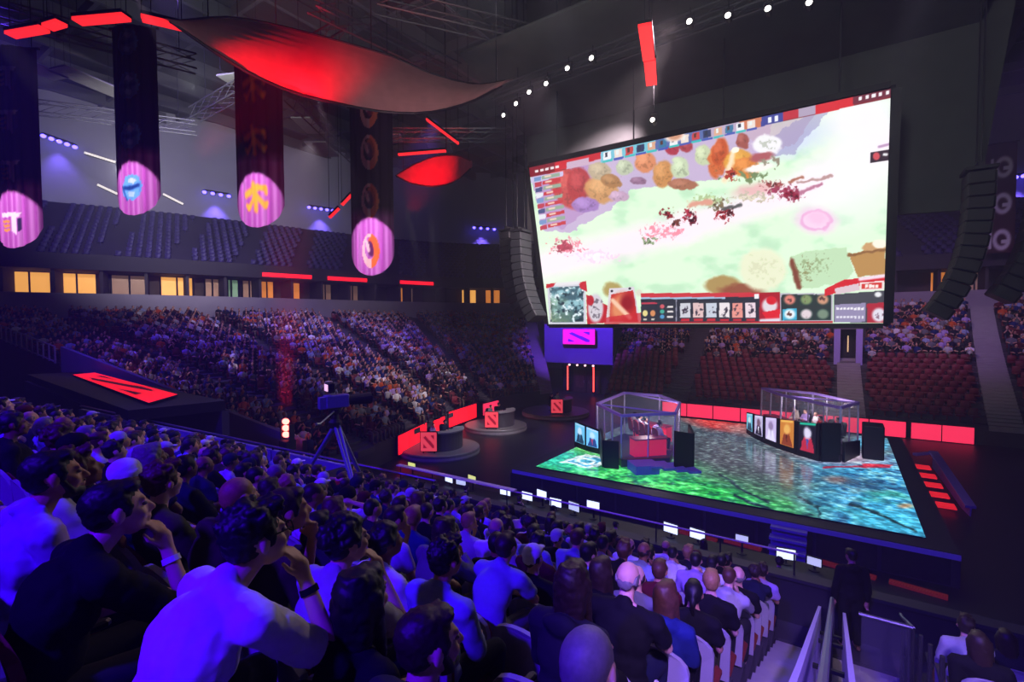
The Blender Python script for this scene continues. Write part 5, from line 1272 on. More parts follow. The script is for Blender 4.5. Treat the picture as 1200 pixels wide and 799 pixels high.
for k, (x, kind) in enumerate(MON):
    w, h = (.32, .2) if kind == 'small' else (.44, .27)
    z = .12 if k % 3 else .3
    t = thing('computer_monitor', '%s glowing monitor facing the audience, %s along the production table from the barrier end' % (kind if kind != 'small' else 'small', ORD[k+1]), 'monitor', (x, 14.8, .772), random.uniform(-.25, .25), 'production monitors')
    mb = MB(); mb.bbox((0, .03, z+h/2), (w+.04, .05, h+.04), .015); mb.build('case', black, t)
    mb = MB(); mb.box((0, 0, z+h/2), (w, .012, h)); mb.build('screen', mcol[kind], t)
    mb = MB(); mb.box((0, .05, z/2), (.05, .04, z+.05)); mb.lathe([(0, .13), (.015, .13)], 14); mb.build('stand', black, t)
# low cable ramps before the stage, red light put into their emission
for k, (a, b) in enumerate((((-4.7, 17.1), (-3.3, 17.0)), ((-3.1, 17.2), (-2.0, 17.1)), ((-.4, 17.2), (.9, 16.9)), ((1.2, 16.9), (2.4, 16.7)))):
    mb = MB(); m_ = ((a[0]+b[0])/2, (a[1]+b[1])/2); mb.bar((a[0]-m_[0], a[1]-m_[1], .04), (b[0]-m_[0], b[1]-m_[1], .04), .22, .07); mb.bar((a[0]-m_[0], a[1]-m_[1], .08), (b[0]-m_[0], b[1]-m_[1], .08), .1, .04)
    tag(mb.build('cable_ramp', mat('dim_red', (120, 40, 30), .5, var=.3, emit=.12, ecol=(200, 56, 40)), None, loc=(m_[0], m_[1], 0)), 'dim red cable ramp on the floor before the stage, %s counted from the front booth' % ORD[k+1], 'cable ramp', 'red cable ramps')
mb = MB(); mb.box((0, 0, .45), (.9, .5, .06)); [mb.box((sx*.4, sy*.2, .22), (.05, .05, .44)) for sx in (-1, 1) for sy in (-1, 1)]; mb.box((0, .0, .5), (.7, .35, .04))
tag(mb.build('side_table', emat('side_red', (214, 46, 54), .5), None, loc=(4.6, 14.6, 0)), 'small red self-glowing table alone in the dark beyond the stage steps', 'table')  # table's red light put into its own emission, no lamp nearby

# ------------------------------------------------------------------ broadcast camera on its riser
mb = MB(); mb.bbox((0, 0, .5), (2.6, 1.9, 1.0), .04); o = mb.build('camera_riser', black, None, loc=(-10.75, 8.15, 2.05)); tag(o, 'black riser platform under the broadcast camera tripod', 'platform')
t = thing('broadcast_camera', 'large broadcast camera with a lit viewfinder on a tall tripod above the crowd', 'camera', (-10.95, 8.1, 3.05))
hub = V3(.05, 0, 1.55)
for k, (fx, fy) in enumerate(((-1.0, -.3), (.85, -.1), (.05, .75))):
    mb = MB(); a = hub; b = V3(fx, fy, .02)
    sd = (b-a).cross(V3(0, 0, 1)).normalized()*.06
    mb.tube(a+sd, b+sd*.4, .045, .035); mb.tube(a-sd, b-sd*.4, .045, .035); mb.bar(a*.45+b*.55-sd, a*.45+b*.55+sd, .05, .05); l = mb.build('tripod_leg', mat('tripod_blue', (150, 150, 190), .4, .3), t)
    mb = MB(); mb.lathe([(0, .07), (.03, .06), (.06, .03)], 10, lambda v, b=b: v+V3(b.x, b.y, 0)); mb.build('rubber_foot', black, l)
mb = MB(); mb.lathe([(1.45, .14), (1.6, .17), (1.68, .1), (1.8, .09), (1.86, .16), (1.95, .16)], 14); mb.build('fluid_head', black, t)
cm = Euler((0, 0, R(-20))).to_matrix()
mb = MB(); mb.bbox((0, .05, 2.14), (.3, .62, .34), .04, cm); mb.box(cm@V3(0, -.32, 0)+V3(0, 0, 2.12), (.22, .16, .3), cm); mb.build('camera_body', mat('camera_grey', (110, 110, 150), .5), t)
mb = MB(); mb.tube(cm@V3(0, .34, 0)+V3(0, 0, 2.14), cm@V3(0, .95, 0)+V3(0, 0, 2.14), .13, .16, 14); mb.build('lens', black, t)
mb = MB(); mb.bbox(cm@V3(-.05, -.1, 0)+V3(0, 0, 2.5), (.36, .18, .26), .03, cm); v_ = mb.build('viewfinder', black, t)
mb = MB(); mb.box(cm@V3(-.05, -.2, 0)+V3(0, 0, 2.5), (.26, .02, .17), cm); mb.build('viewfinder_screen', emat('vf_screen', (255, 200, 206), 1.0), v_)
mb = MB(); mb.tube((.1, -.1, 1.9), (.42, -.75, 1.72), .02); mb.tube((.42, -.75, 1.72), (.44, -.86, 1.74), .032); mb.build('pan_handle', steel, t)
# red beam light beyond the barrier
t = thing('beam_light', 'red moving-head beam light shining upward beyond the barrier', 'spotlight', (-18.3, 11.3, 2.2))
mb = MB(); mb.bbox((0, 0, .2), (.5, .5, .4), .05); mb.build('base', black, t)
mb = MB(); mb.box((-.3, 0, .7), (.08, .2, .7)); mb.box((.3, 0, .7), (.08, .2, .7)); mb.build('yoke', black, t)
for k in range(3):
    mb = MB(); mb.ell((0, -.06, .62+.26*k), (.17, .12, .12), None, 12, 8); mb.build('lamp', emat('beam_red', (255, 90, 80), 9.0), t)
# ------------------------------------------------------------------ near stand: terraces, stairs, rails
def yh(k): return .58+.79*(k-1)          # hips of row k, counted down from the camera
def zf(k): return 5.32-.36*(k-1) if k <= 4 else 4.24-.315*(k-4)         # floor of row k
XL = lambda y: max(-24.0, (y-9.45)/.34-11)
mb = MB()
for k in range(-1, 13):
    y0, y1 = yh(k)-.42, yh(k)+.37
    xl = XL(y1)
    mb.box(((xl-.86)/2, (y0+y1)/2+.2, zf(k)-.6), (-.86-xl, y1-y0+.4, 1.2))
    mb.box((4.5, (y0+y1)/2+.2, zf(k)-.6), (7.0, y1-y0+.4, 1.2))
mb.box((-1.5, 9.98, .84), (17, .7, 1.67))
struct('floor_stand_south', mb, concrete_dark)
mb = MB()
for k in range(-1, 13):
    for h in range(2):
        y0 = yh(k)-.42+.395*h; z = zf(k)-.16*h
        mb.box((-.02, y0+.3, z-.5), (1.70, .6, 1.0))
struct('floor_stairs', mb, mat('stairs_concrete', (168, 164, 172), .75, var=.12, scale=4))
mb = MB()
for k in range(-1, 13):
    for h in range(2):
        y0 = yh(k)-.42+.395*h; z = zf(k)-.16*h; mb.box((-.02, y0+.03, z+.004), (1.7, .05, .012))
struct('trim_stair_nosing', mb, mat('nosing', (96, 92, 104), .6))
mb = MB(); mb.box((-2.0, 10.32, 1.24), (18.0, .18, 2.48)); struct('wall_south', mb, mat('front_wall', (34, 33, 36), .8, var=.2))
mb = MB(); mb.box((-2.0, 10.32, 2.51), (18.0, .3, .06)); struct('trim_wall_cap', mb, mat('wall_cap', (46, 44, 48), .6))
t = thing('front_rail', 'thin steel guard rail running along the front wall of the near stand', 'railing', (-4, 10.32, 2.54))
mb = MB(); mb.box((-4.9, 0, .43), (4.2, .16, .03)); mb.tube((-6.9, 0, .40), (3.4, 0, .40), .02); mb.build('rail', mat('rail_cream', (226, 220, 186), .4), t)
for k in range(9):
    mb = MB(); mb.tube((-6.9+k*1.28, 0, 0), (-6.9+k*1.28, 0, .40), .016); mb.build('post', steel_dark, t)
def slope(y):
    k = 1+(y-yh(1))/.79; a = math.floor(k); return zf(a)*(1-k+a)+zf(a+1)*(k-a)+.05
# centre handrail of the stairs: two pale boards with a tube rail between
t = thing('stair_handrail', 'sloping double-boarded handrail with a steel tube down the middle of the stairs', 'handrail', (-.06, 3, 0))
lil = mat('board_pale', (196, 186, 226), .5, var=.08)
for x, nm in ((-.16, 'board'), (.16, 'board')):
    mb = MB(); vs = []
    for xx in (x-.02, x+.02):
        for y, dz in ((2.2, .12), (4.0, .12), (9.0, .12), (9.0, .86), (4.0, .86), (2.2, .86)): vs.append((xx, y-3, slope(y)+dz))
    mb.add(vs, [(0, 1, 4, 5), (1, 2, 3, 4), (11, 10, 7, 6), (10, 9, 8, 7)]+[(i, 6+i, 6+(i+1) % 6, (i+1) % 6) for i in range(6)]); mb.build(nm, lil, t)
mb = MB(); mb.path([(0, -1.2, slope(1.8)+.95), (0, 1, slope(4)+.98), (0, 6.1, slope(9.1)+1.02), (0, 6.4, slope(9.2)+.9), (0, 6.42, slope(9.2)+.3)], .03); mb.build('tube_rail', mat('rail_steel', (170, 166, 186), .3, .8), t)
for y in (2.4, 4.2, 6.0, 7.8, 8.6):
    mb = MB(); mb.tube((0, y-3, slope(y)-.05), (0, y-3, slope(y)+.88), .024); mb.bar((-.16, y-3, slope(y)+.5), (.16, y-3, slope(y)+.5), .04, .04); mb.build('post', steel_dark, t)
# glass guard beside the far flight
gl = glass_mat('guard_glass', (120, 116, 140), .08, .1)
G0 = slope(8.0)
t = thing('glass_guard', 'glass guard with steel rails enclosing the lower flight of stairs', 'guard rail', (.4, 8.1, 0))
mb = MB(); mb.path([(-.15, -.1, slope(8.0)+1.0), (.42, -.1, slope(8.0)+1.0)], .025); mb.build('cross_rail', steel, t)
mb = MB(); mb.path([(.42, -.1, slope(8.0)+1.0), (.42, 1.1, slope(9.2)+1.0), (.42, 1.4, slope(9.2)+.9)], .022); mb.build('side_rail', steel, t)
mb = MB(); mb.slab([(-.12, -.1, slope(8.0)+.05), (.42, -.1, slope(8.0)+.05), (.42, -.1, slope(8.0)+.97), (-.12, -.1, slope(8.0)+.97)], .012); mb.build('glass_panel', gl, t)
mb = MB(); mb.slab([(.42, -2.2, slope(5.9)+.08), (.42, -.1, slope(8.0)+.08), (.42, -.1, slope(8.0)+.97), (.42, -2.2, slope(5.9)+.85)], .012); mb.build('glass_panel', gl, t)
for k, y in enumerate((-2.2, -1.5, -.8, -.1, .5, 1.1)):
    mb = MB(); mb.tube((.42, y, slope(min(9.2, 8.1+y))-.1), (.42, y, slope(min(9.2, 8.1+y))+1.0), .02); mb.build('post', steel_dark, t)
t = thing('side_rail', 'pale slanting tube rail beyond the dark seats past the stairs', 'handrail', (1.75, 5.5, 0))
mb = MB(); mb.path([(0, -1.2, slope(4.3)+1.0), (0, 1.6, slope(7.1)+1.0)], .03); mb.build('rail', mat('rail_white', (206, 200, 220), .4), t)
for y in (-1.1, .2, 1.5):
    mb = MB(); mb.tube((0, y, slope(5.5+y)-.2), (0, y, slope(5.5+y)+1.0), .022); mb.build('post', steel_dark, t)

# ------------------------------------------------------------------ seats
shell_m = mat('seat_back_pale', (170, 166, 178), .5, var=.06); pad_m = mat('seat_pad', (128, 46, 36), .75, var=.15, scale=30); frame_m = mat('seat_frame', (34, 34, 40), .5)
def back_shape(y0, lean, w, z0, z1, th):
    mb = MB(); pts = []
    n = 9
    for i in range(n+1):
        a = PI*i/n; pts.append((math.cos(a)*w/2, (z1-.16)+math.sin(a)*.16))
    prof = [(w/2*.92, z0)]+pts+[(-w/2*.92, z0)]
    N = len(prof); vs = []
    for f in (0, 1):
        for x, z in prof: vs.append((x, y0-lean*(z-z0)-th*f+.07*(2*x/w)**2*.5, z))
    mb.add(vs, [tuple(range(N-1, -1, -1)), tuple(range(N, 2*N))]+[(i, (i+1) % N, N+(i+1) % N, N+i) for i in range(N)])
    return mb
SEAT = {}
def seat_parts():
    if SEAT: return SEAT
    SEAT['back_shell'] = (back_shape(-.20, .10, .46, .36, .95, .035).mesh('back_shell', shell_m), )
    SEAT['back_pad'] = (back_shape(-.165, .10, .42, .46, .91, .035).mesh('back_pad', pad_m), )
    mb = MB(); mb.bbox((0, .05, .385), (.43, .42, .09), .05); SEAT['cushion'] = (mb.mesh('cushion', pad_m), )
    mb = MB(); mb.bbox((-.25, .03, .60), (.05, .34, .035), .015); mb.box((-.25, -.1, .42), (.035, .05, .34)); SEAT['armrest'] = (mb.mesh('armrest', frame_m), )
    mb = MB(); mb.box((0, -.1, .18), (.06, .12, .36)); mb.box((0, -.1, .012), (.2, .2, .024)); mb.box((0, -.12, .36), (.46, .05, .05)); SEAT['pedestal'] = (mb.mesh('pedestal', frame_m), )
    mb = MB(); mb.bbox((.262, -.02, .36), (.03, .24, .68), .01); SEAT['end_panel'] = (mb.mesh('end_panel', mat('end_panel', (226, 222, 224), .5)), )
    m = MB()
    for q in (back_shape(-.20, .10, .46, .36, .95, .035),): m.add(q.v, q.f)
    m.m = 1; m.bbox((0, .05, .385), (.43, .42, .09), .05); m.m = 2; m.box((-.25, .03, .60), (.05, .34, .035)); m.box((0, -.1, .18), (.06, .12, .36)); m.box((-.25, -.1, .42), (.035, .05, .34))
    SEAT['lo'] = m.mesh('arena_seat', [shell_m, pad_m, frame_m])
    return SEAT
seat_parts()
def make_seat(x, k, detail, label, end=False, rz=0.0):
    loc = (x, yh(k), zf(k))
    if not detail:
        o = put('arena_seat', SEAT['lo'], None, loc, (0, 0, rz)); return tag(o, label, 'seat', 'near stand seats')
    t = thing('arena_seat', label, 'seat', loc, rz, 'near stand seats')
    for n in ('back_shell', 'back_pad', 'cushion', 'armrest', 'pedestal')+(('end_panel',) if end else ()): put(n, SEAT[n][0], t)
    return t

# ------------------------------------------------------------------ spectators of the near stand
rr = random.Random(42)
SHIRTW = ['white']*6+['pale grey']*4+['sky blue']*3+['lilac']*3+['cream']*1+['black']*9+['charcoal']*6+['navy']*5+['grey']*2+['maroon', 'olive', 'teal', 'dark blue', 'red']
HAIRP = ['short']*7+['messy']*5+['shaved']*4+['curly']*2+['long']*3+['cap']*4+['tail', 'bun', 'fringe', 'fringe', 'beanie']
HC = ['hair_black']*6+['hair_brown']*5+['hair_chestnut']*2+['hair_blond', 'hair_grey']
def ends(kind, col): return ('a '+col+' '+kind) if False else col+' '+kind
def where(k, j): return '%s row from rail, %s seat from stairs' % (ordn(13-k), ordn(j))
# photographed neighbours built one by one: row, seat number, head position, pose, ...
def hero(k, j, hx, hy_, kw, sh, hair, hc, skin, sc_, tc, label, beard=False, glasses=False, watch=None, hat='black', vx=.0075, rz=0.0):
    p = Pose(**kw)
    d = dict(pose=p, body=body_mesh(p, vx, .8), shirt=shirt_mesh(p, vx*1.3, .8, sh), trousers=trouser_mesh(p, vx*2, .6))
    hd = Matrix.Rotation(rz, 3, 'Z')@p.head
    t = make_person(d, (hx-hd.x, hy_-hd.y, zf(k)), rz, hair, hc, skin, sc_, tc, 0, label, 'near stand spectators', hat, beard)
    X = p.hm.to_4x4(); X.translation = p.head
    if glasses:
        mb = MB()
        for x in (-1, 1):
            mb.path([(x*.081, -.012, .018), (x*.075, .06, .016), (x*.062, .103, .012)], .0026, 6)
            mb.path([(x*.034+.025*math.cos(a), .112-.006*abs(math.cos(a)), .004+.02*math.sin(a)) for a in np.linspace(0, 2*PI, 13)], .0026, 6)
        mb.tube((-.01, .115, .008), (.01, .115, .008), .0026, None, 6)
        g = mb.build('glasses', black, t); g.matrix_local = X
    for x in (-1, 1):
        e = MB(); e.ell((x*.031, .081, .003), (.011, .011, .008), None, 10, 8)
        g = e.build('eye', mat('eye_dark', (120, 112, 112), .2), t, True); g.matrix_local = X
    if watch:
        for i in (1,):
            w = p.wr[i].lerp(p.el[i], .16); dd = (p.wr[i]-p.el[i]).normalized()
            mb = MB(); mb.tube(w-dd*.012, w+dd*.012, .034, .033, 14); mb.build('wristband', clothm(watch), t)
    return t
taken = {}
def mark(k, x): taken.setdefault(k, []).append(x)
H = [
 (1, 1, -1.71, .93, dict(lean=22, hp=6, hy=-4, arms=('knee', 'mouth'), hunch=.7, wide=1.06), 'tee', 'messy', 'hair_black', 'skin_light', 'white', 'navy', 'man in a white t-shirt and glasses leaning forward with a hand over his mouth', dict(glasses=True, watch='black')),
 (1, 2, -2.37, .74, dict(lean=17, hp=6, hy=-8, arms=('arm', 'mouth'), hunch=.6), 'tee', 'short', 'hair_black', 'skin_light', 'black', 'charcoal', 'dark-haired man in a black t-shirt, pale wristband on the hand at his mouth', dict(watch='white')),
 (1, 3, -2.98, .70, dict(lean=10, hp=5, hy=-8, arms=('lap', 'lap')), 'collar', 'short', 'hair_black', 'skin_tan', 'lilac', 'navy', 'bearded man in a lilac collared shirt beside the black t-shirted man', dict(beard=True)),
 (2, 4, -1.98, 1.52, dict(lean=4, hp=6, hy=-8, arms=('lap', 'mouth'), hunch=.5), 'tee', 'curly', 'hair_black', 'skin_light', 'pale grey', 'navy', 'curly-haired man in a pale grey t-shirt holding his raised hand to his face', {}),
 (2, 3, -1.50, 1.22, dict(lean=-4, hp=4, hy=8, arms=('lap', 'lap'), hunch=.3, wide=.88), 'hoodie', 'long', 'hair_black', 'skin_light', 'black', 'black', 'long black-haired person in a black hoodie close beside the curly-haired man', {}),
 (2, 2, -1.10, 1.16, dict(lean=-5, hp=2, hy=-22, arms=('lap', 'lap'), hunch=.2, wide=.92), 'hoodie', 'short', 'hair_brown', 'skin_light', 'charcoal', 'navy', 'brown-haired bearded man in a charcoal hoodie in profile beside the long black-haired person', dict(beard=True)),
 (2, 1, -.62, 1.34, dict(lean=-4, hp=0, hy=0, arms=('lap', 'lap'), wide=1.0), 'collar', 'shaved', 'hair_grey', 'skin_light', 'grey', 'navy', 'close-cropped grey-haired man in a grey collared shirt, nearest the stairs', {}),
 (3, 3, -1.93, 2.18, dict(lean=4, hp=4, hy=-6, arms=('lap', 'lap')), 'collar', 'messy', 'hair_black', 'skin_tan', 'sky blue', 'navy', 'tousle-haired man in a sky blue collared shirt sitting before the curly-haired man', {}),
 (3, 2, -1.18, 2.36, dict(lean=8, hp=2, hy=4, arms=('lap', 'lap'), wide=.9), 'hoodie', 'long', 'hair_brown', 'skin_light', 'charcoal', 'black', 'long brown-haired woman in a charcoal hoodie in the row before the cropped grey head', {}),
 (4, 2, -1.20, 3.24, dict(lean=10, hp=0, hy=2, arms=('cross', 'cross'), wide=1.16), 'tee', 'fringe', 'hair_grey', 'skin_light', 'black', 'navy', 'balding broad man in a black t-shirt in the row before the woman in charcoal', {}),
]
for k, j, hx, hy_, kw, sh, hair, hc, skin, sc_, tc, lab, ex in H:
    hero(k, j, hx, hy_, kw, sh, hair, hc, skin, sc_, tc, lab, vx=.0075 if k < 3 else .011, **ex); mark(k, hx)
NP = len(H); NS = 0
def row_seats(k):
    hs = sorted(taken.get(k, []), reverse=True)
    xs = list(hs)
    if k == 1: start = -3.55; lim = -4.7
    elif k == 2: start = -2.5; lim = -9.6
    elif k == 3: start = -2.45; lim = -12.5
    elif k == 4: xs = xs+[-1.75]; start = -2.25; lim = -16.2
    else: start = -1.08; lim = -16.2
    lim = max(lim, XL(yh(k)+.5)+.5)
    x = start
    while x > lim: xs.append(x); x -= .535
    return sorted(xs, reverse=True)
for k in range(1, 13):
    for j, x in enumerate(row_seats(k), 1):
        if abs(x+10.75) < 1.6 and 7.2-.55 < yh(k) < 9.6: continue        # the camera riser stands here
        h = any(abs(x-q) < 1e-6 for q in taken.get(k, []))
        sx = x+(rr.uniform(-.01, .01) if not h else 0)
        full = h or rr.random() > (.07 if k > 1 else .0)
        if k == 4 and abs(x+1.75) < .01: full = False
        det = k <= 4
        make_seat(sx, k, det, '%s arena seat with pale back, %s' % ('occupied' if full else 'empty', where(k, j)), end=(j == 1)); NS += 1
        if h or not full: continue
        lod = 0 if k <= 2 else 1 if k <= 4 else 2
        i = rr.choices(range(8), (6, 3, 3, 3, 3, 5, 4, .8))[0]
        d = parts_for(i, lod)
        hair = rr.choice(HAIRP); sc_ = rr.choice(SHIRTW); hc = rr.choice(HC)
        if hair == 'fringe': hc = rr.choice(['hair_grey', 'hair_brown'])
        hat = rr.choice(['black', 'navy', 'white', 'pale grey', 'maroon'])
        gm = GARMENT[d['sh']]
        lab = '%s person in %s %s, %s' % (HAIRW[hair], sc_, gm, where(k, j))
        t = make_person(d, (sx+rr.uniform(-.02, .02), yh(k)+rr.uniform(-.01, .02), zf(k)), R(rr.uniform(-7, 9)), hair, hc, rr.choice(SKINS), sc_, rr.choice(['navy', 'black', 'charcoal', 'grey', 'olive']), lod, lab, 'near stand spectators', hat)
        s = rr.uniform(.96, 1.04); t.scale = (s, s, s); NP += 1
# a few people and empty seats past the stairs
for k in range(5, 12):
    for j in range(3):
        x = 1.3+.53*j
        occ_ = (k, j) in ((7, 0), (8, 1), (9, 0), (10, 0), (11, 1), (9, 2))
        make_seat(x, k, False, '%s arena seat in the dark past the stairs, %s row from rail, %s seat' % ('occupied' if occ_ else 'empty', ordn(13-k), ordn(j+1)))
        if occ_:
            d = parts_for((k*3+j) % 7, 2); sc_ = ('charcoal', 'black', 'pale grey', 'navy')[(k+j) % 4]; hair = ('short', 'long', 'messy', 'shaved')[(k+2*j) % 4]
            make_person(d, (x, yh(k), zf(k)), 0, hair, 'hair_brown', 'skin_light', sc_, 'black', 2, '%s person in %s %s past the stairs, %s row from the rail' % (HAIRW[hair], sc_, GARMENT[d['sh']], ordn(13-k)), 'spectators past the stairs')
# usher standing at the foot of the stairs
p = Pose(stand=True, lean=-2, hp=-4, hy=10, arms=('hang', 'hang')); d = dict(pose=p, body=body_mesh(p, .018, .4), shirt=shirt_mesh(p, .022, .4, 'hoodie'), trousers=trouser_mesh(p, .026, .4), sh='hoodie')
STAND = d
make_person(d, (.2, 9.9, 1.70), R(20), 'short', 'hair_black', 'skin_tan', 'black', 'black', 2, 'usher in black clothes standing at the foot of the stairs')

# ------------------------------------------------------------------ people and chairs on the arena floor
def office_chair(loc, rz, label, m, group):
    t = thing('office_chair', label, 'chair', loc, rz, group)
    if 'oc' not in SEAT:
        mb = MB(); mb.bbox((0, .04, .44), (.46, .44, .07), .05); a = mb.mesh('seat', frame_m)
        b = back_shape(-.2, .12, .44, .5, 1.12, .05).mesh('backrest', frame_m)
        mb = MB(); mb.tube((0, 0, .06), (0, 0, .42), .03)
        for q in range(5): mb.bar((0, 0, .08), (math.cos(q*2*PI/5)*.27, math.sin(q*2*PI/5)*.27, .04), .04, .03)
        mb.box((0, -.2, .46), (.06, .05, .14)); c = mb.mesh('base', steel_dark); SEAT['oc'] = (a, b, c)
    for n, me in zip(('seat', 'backrest', 'base'), SEAT['oc']):
        o = put(n, me, t)
        if n != 'base': set_mat(o, m)
    return t
for k, x in enumerate((-13.6, -11.2, -9.0, -7.6, -5.4, -3.0, -1.2)):
    office_chair((x, 13.75, 0), 0, 'dark swivel chair at the production table, %s from the barrier end' % ORD[k+1], frame_m, 'production chairs')
    d = parts_for((0, 5, 2, 0, 6, 5, 0)[k], 2); hair = ('short', 'shaved', 'messy', 'cap', 'short', 'long', 'curly')[k]; sc_ = ('black', 'charcoal', 'black', 'navy', 'black', 'charcoal', 'black')[k]
    make_person(d, (x, 13.75, .04), 0, hair, 'hair_brown', 'skin_light', sc_, 'black', 2, '%s crew member in %s %s working at the production table, %s in line' % (HAIRW[hair], sc_, GARMENT[d['sh']], ORD[k+1]), 'production crew')
for k, (x, y, r, w) in enumerate(desks):
    for q, (dx, dy) in enumerate(((-.1, .55), (-.1, -.45))):
        office_chair((x+dx, y+dy, .34), R(-90), 'dark stool chair at the commentator desk %s, %s seat' % (w, ('tunnel side', 'near side')[q]), frame_m, 'commentator chairs')
        d = parts_for((3, 5)[q], 2); sc_ = (('navy', 'lilac'), ('black', 'grey'), ('white', 'charcoal'))[k][q]
        make_person(d, (x+dx, y+dy, .38), R(-90), 'short' if q else 'messy', 'hair_brown', 'skin_light', sc_, 'navy', 2, 'commentator in %s shirt at the desk %s' % (sc_, w), 'commentators')
for b, (cen, dirv, rz, lab, cols) in enumerate((((-1.55, 28.5), (-.62, .78), R(128), 'rear', ('grey', 'red', 'white', 'lilac', 'cream')), ((-7.7, 23.1), (-.72, .69), R(-42), 'front', ('white', 'lilac', 'pale grey', 'white', 'cream')))):
    for k in range(5):
        s = (k-2)*.78 if b == 0 else (k-2)*.62
        x, y = cen[0]+dirv[0]*s+(.52 if b == 0 else 0), cen[1]+dirv[1]*s+(.46 if b == 0 else 0)
        office_chair((x, y, 1.34), rz, '%s player chair inside the %s glass booth, %s from its end near the audience' % ('dark' if b == 0 else 'red', lab, ORD[k+1]), frame_m if b == 0 else mat('chair_red', (170, 30, 50), .6), 'player chairs')
        d = parts_for((5, 1, 0, 3, 5)[k], 2); hair = ('short', 'messy', 'shaved', 'short', 'cap')[k]
        make_person(d, (x, y, 1.38), rz, hair, 'hair_black', 'skin_light', cols[k], 'black', 2, 'player in %s %s inside the %s glass booth, %s from its audience end' % (cols[k], GARMENT[d['sh']], lab, ORD[k+1]), 'players')
print('near people', NP, 'seats', NS, 'objects', len(bpy.data.objects))
# ------------------------------------------------------------------ lights
def spot(name, loc, aim, col, power, deg, blend=.6, r=.25):
    l = bpy.data.lights.new(name, 'SPOT'); l.color = col; l.energy = power; l.spot_size = R(deg); l.spot_blend = blend; l.shadow_soft_size = r
    o = bpy.data.objects.new(name, l); COL.objects.link(o); o.location = loc
    o.rotation_euler = (Vector(aim)-Vector(loc)).to_track_quat('-Z', 'Y').to_euler(); return o
BLUE = (.048, .0, 1.0)
spot('blue_wash_lamp', (-2.5, -7, 14.5), (-3.2, 2.4, 5.4), BLUE, 11500, 58, .6, .35)
spot('blue_wash_lamp', (-13, -6, 16), (-12, 4, 4.6), BLUE, 11500, 56, .6, .35)
spot('blue_side_lamp', (-26, 2, 19), (-12, 7.5, 3), (.10, .05, 1), 5000, 50, .7)
spot('stair_lamp', (1.8, -3, 12), (-.2, 5.2, 3.6), (.36, .2, 1.0), 9500, 24, .6)
spot('lower_stair_lamp', (5, 0, 11), (.5, 7.2, 2.5), (.9, .8, .8), 900, 18, .7)
spot('stand_blue_lamp', (-34, 4, 24), (-36, 19, 4), (.12, .04, 1), 16000, 60, .8)
spot('stand_violet_lamp', (-28, 31, 24), (-38, 30, 5), (.26, .12, 1), 13000, 66, .8)
spot('stand_white_lamp', (-6, 21, 19), (-24, 28, 2.5), (1, .78, .84), 13000, 50, .9)
spot('stand_white_lamp', (-8, 26, 20), (-30, 41, 5), (1, .74, .86), 15000, 44, .9)
spot('floor_white_lamp', (-12, 22, 19), (-17, 26, 0), (.9, .9, 1), 5000, 50, .9)
spot('far_stand_lamp', (-4, 30, 22), (-2, 52, 6), (.85, .5, .7), 11000, 75, .9)
spot('far_stand_violet_lamp', (8, 30, 20), (4, 56, 8), (.4, .2, 1), 7000, 60, .9)
spot('tunnel_violet_lamp', (-20.5, 38, 11), (-22, 45, 5.6), (.2, .05, 1), 6500, 80, .7)
spot('upper_wall_lamp', (-30, 10, 15), (-66, 28, 23), (.95, .92, 1), 26000, 60, .9)
spot('ring_wash_lamp', (-29, 20, 19), (-50, 30, 9.5), (.9, .75, .9), 7000, 75, .9)
spot('right_ring_lamp', (4, 32, 20), (14, 60, 12), (.7, .6, .8), 2500, 50, .9)
for k, b in enumerate(BARS):
    i = (b[0]+b[1])//2; nn = (RING[i]-WALL[i])/14; p = WALL[i]+nn*1.1
    spot('bar_blue_lamp', (p[0], p[1], b[2]-.3), (p[0]-nn[0]*.7, p[1]-nn[1]*.7, b[2]-6), (.2, .12, 1), 2600, 80, .8)
spot('sail_red_lamp', (-15.6, 7.0, 12), (-17.3, 11.0, 17.2), (1, 0, .01), 8500, 44, .9)
spot('sail_pale_lamp', (-9, 8, 9), (-14.5, 15, 17), (1, .62, .6), 1500, 40, .9)
spot('small_sail_red_lamp', (-19, 19, 13), (-24, 25.4, 17.9), (1, 0, .01), 12000, 30, .9)
for c, zb, h in (((-28.0, 5.85), 10.3, .9), ((-26.2, 9.35), 12.0, .95), ((-21.75, 12.4), 11.45, 1.0), ((-19.85, 17.1), 9.6, 1.3)):
    spot('banner_lamp', (c[0]+4.6, c[1]-6.4, zb+5.5), (c[0]+.05, c[1]-.05, zb+h), (1, .72, 1), 5200, 15 if h < 1.2 else 18, .25, .05)
spot('roof_void_fill', (-32, 14, 21), (-38, 20, 30), (.9, .95, 1), 2200, 120, .9)  # three added fills without fixtures, brightening roof panels and trusses
spot('roof_void_fill', (-20, 28, 23), (-32, 32, 30), (.9, .95, 1), 1200, 120, .9)
spot('roof_void_fill', (-10, 14, 18), (-16, 20, 30), (1, .9, .9), 700, 120, .9)
spot('stage_key_lamp', (-7, 12, 18), (-7.5, 22, 2), (.8, .7, 1), 3000, 30, .9)
spot('stage_key_lamp', (2, 18, 18), (-1.5, 28, 2), (.8, .7, 1), 3000, 30, .9)
spot('red_beam_lamp', (-18.3, 11.2, 3.6), (-18.6, 11.8, 12), (1, .02, .05), 50000, 18, .5)
spot('audience_front_fill', (-6, 20.5, 19), (-4, 3.5, 5), (1, .7, .86), 1900, 62, .9)  # pair of added fills boosting the screen's light on faces, no fixtures
spot('audience_front_fill', (-12, 21.5, 19), (-13, 5, 4), (1, .7, .86), 1900, 62, .9)
spot('upper_deck_fill', (-30, 12, 26), (-62, 30, 17), (.3, .16, 1), 9000, 60, .9)  # added violet tint for the upper deck, no fixture behind it
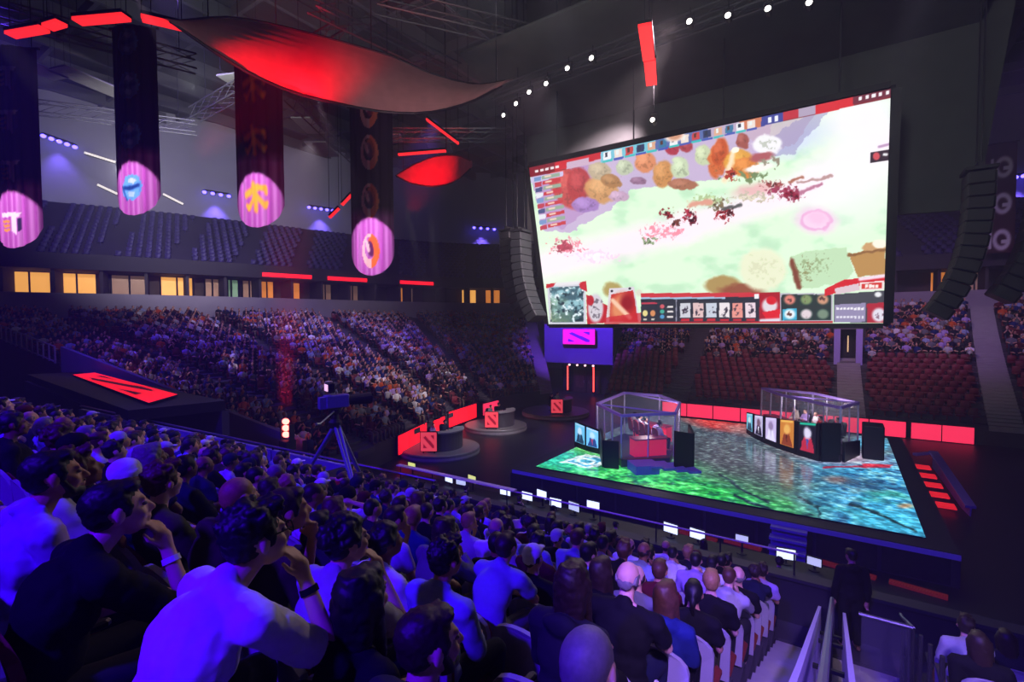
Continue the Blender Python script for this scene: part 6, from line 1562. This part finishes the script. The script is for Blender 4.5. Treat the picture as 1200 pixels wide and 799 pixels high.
spot('drape_fill', (-3, -9, 17), (-4, 28, 17), (.96, 1, .95), 9000, 60, 1, 2.5)  # added neutral fill that lifts the grey of the masking drape
for c in ((-7.6, 23.0, 3.0), (-1.4, 28.6, 3.1)):
    l = bpy.data.lights.new('booth_lamp', 'POINT'); l.energy = 70; l.color = (1, .85, .95); l.shadow_soft_size = .3
    o = bpy.data.objects.new('booth_lamp', l); COL.objects.link(o); o.location = c
for a, b in (((-31.3, 33.7, 17.2), (-29, 32, 9)), ((-38.6, 29, 19.3), (-34, 29, 11)), ((-33.2, 32.4, 18), (-29.5, 31, 10))):
    spot('aerial_beam_lamp', a, b, (1, .96, .86), 9000, 9, .3)

w = bpy.data.worlds.new('arena_air'); SC.world = w; w.use_nodes = True
bg = w.node_tree.nodes['Background']; bg.inputs[0].default_value = (.55, .6, .8, 1); bg.inputs[1].default_value = .006
HAZE = 0.003
if HAZE:
    vs_ = w.node_tree.nodes.new('ShaderNodeVolumeScatter'); vs_.inputs['Density'].default_value = HAZE; vs_.inputs['Anisotropy'].default_value = .2
    w.node_tree.links.new(vs_.outputs[0], w.node_tree.nodes['World Output'].inputs['Volume'])

# ------------------------------------------------------------------ camera and view
cd = bpy.data.cameras.new('camera'); cam = bpy.data.objects.new('camera', cd); COL.objects.link(cam)
cd.sensor_fit = 'HORIZONTAL'; cd.sensor_width = 36.0; cd.lens = FPX/1200*36; cd.clip_start = .05; cd.clip_end = 400
M = Matrix(((_R2[0], _U2[0], -_F[0], 0), (_R2[1], _U2[1], -_F[1], 0), (_R2[2], _U2[2], -_F[2], 7.2), (0, 0, 0, 1)))
cam.matrix_world = M
SC.camera = cam
vs = SC.view_settings; SC.display_settings.display_device = 'sRGB'
vs.view_transform = 'Standard'; vs.look = 'None'; vs.gamma = 1; vs.exposure = 0; vs.use_curve_mapping = False
SC.cycles.use_denoising = True
SC.cycles.max_bounces = 5; SC.cycles.diffuse_bounces = 2; SC.cycles.glossy_bounces = 3; SC.cycles.transparent_max_bounces = 16; SC.cycles.volume_bounces = 0
SC.cycles.sample_clamp_indirect = 4
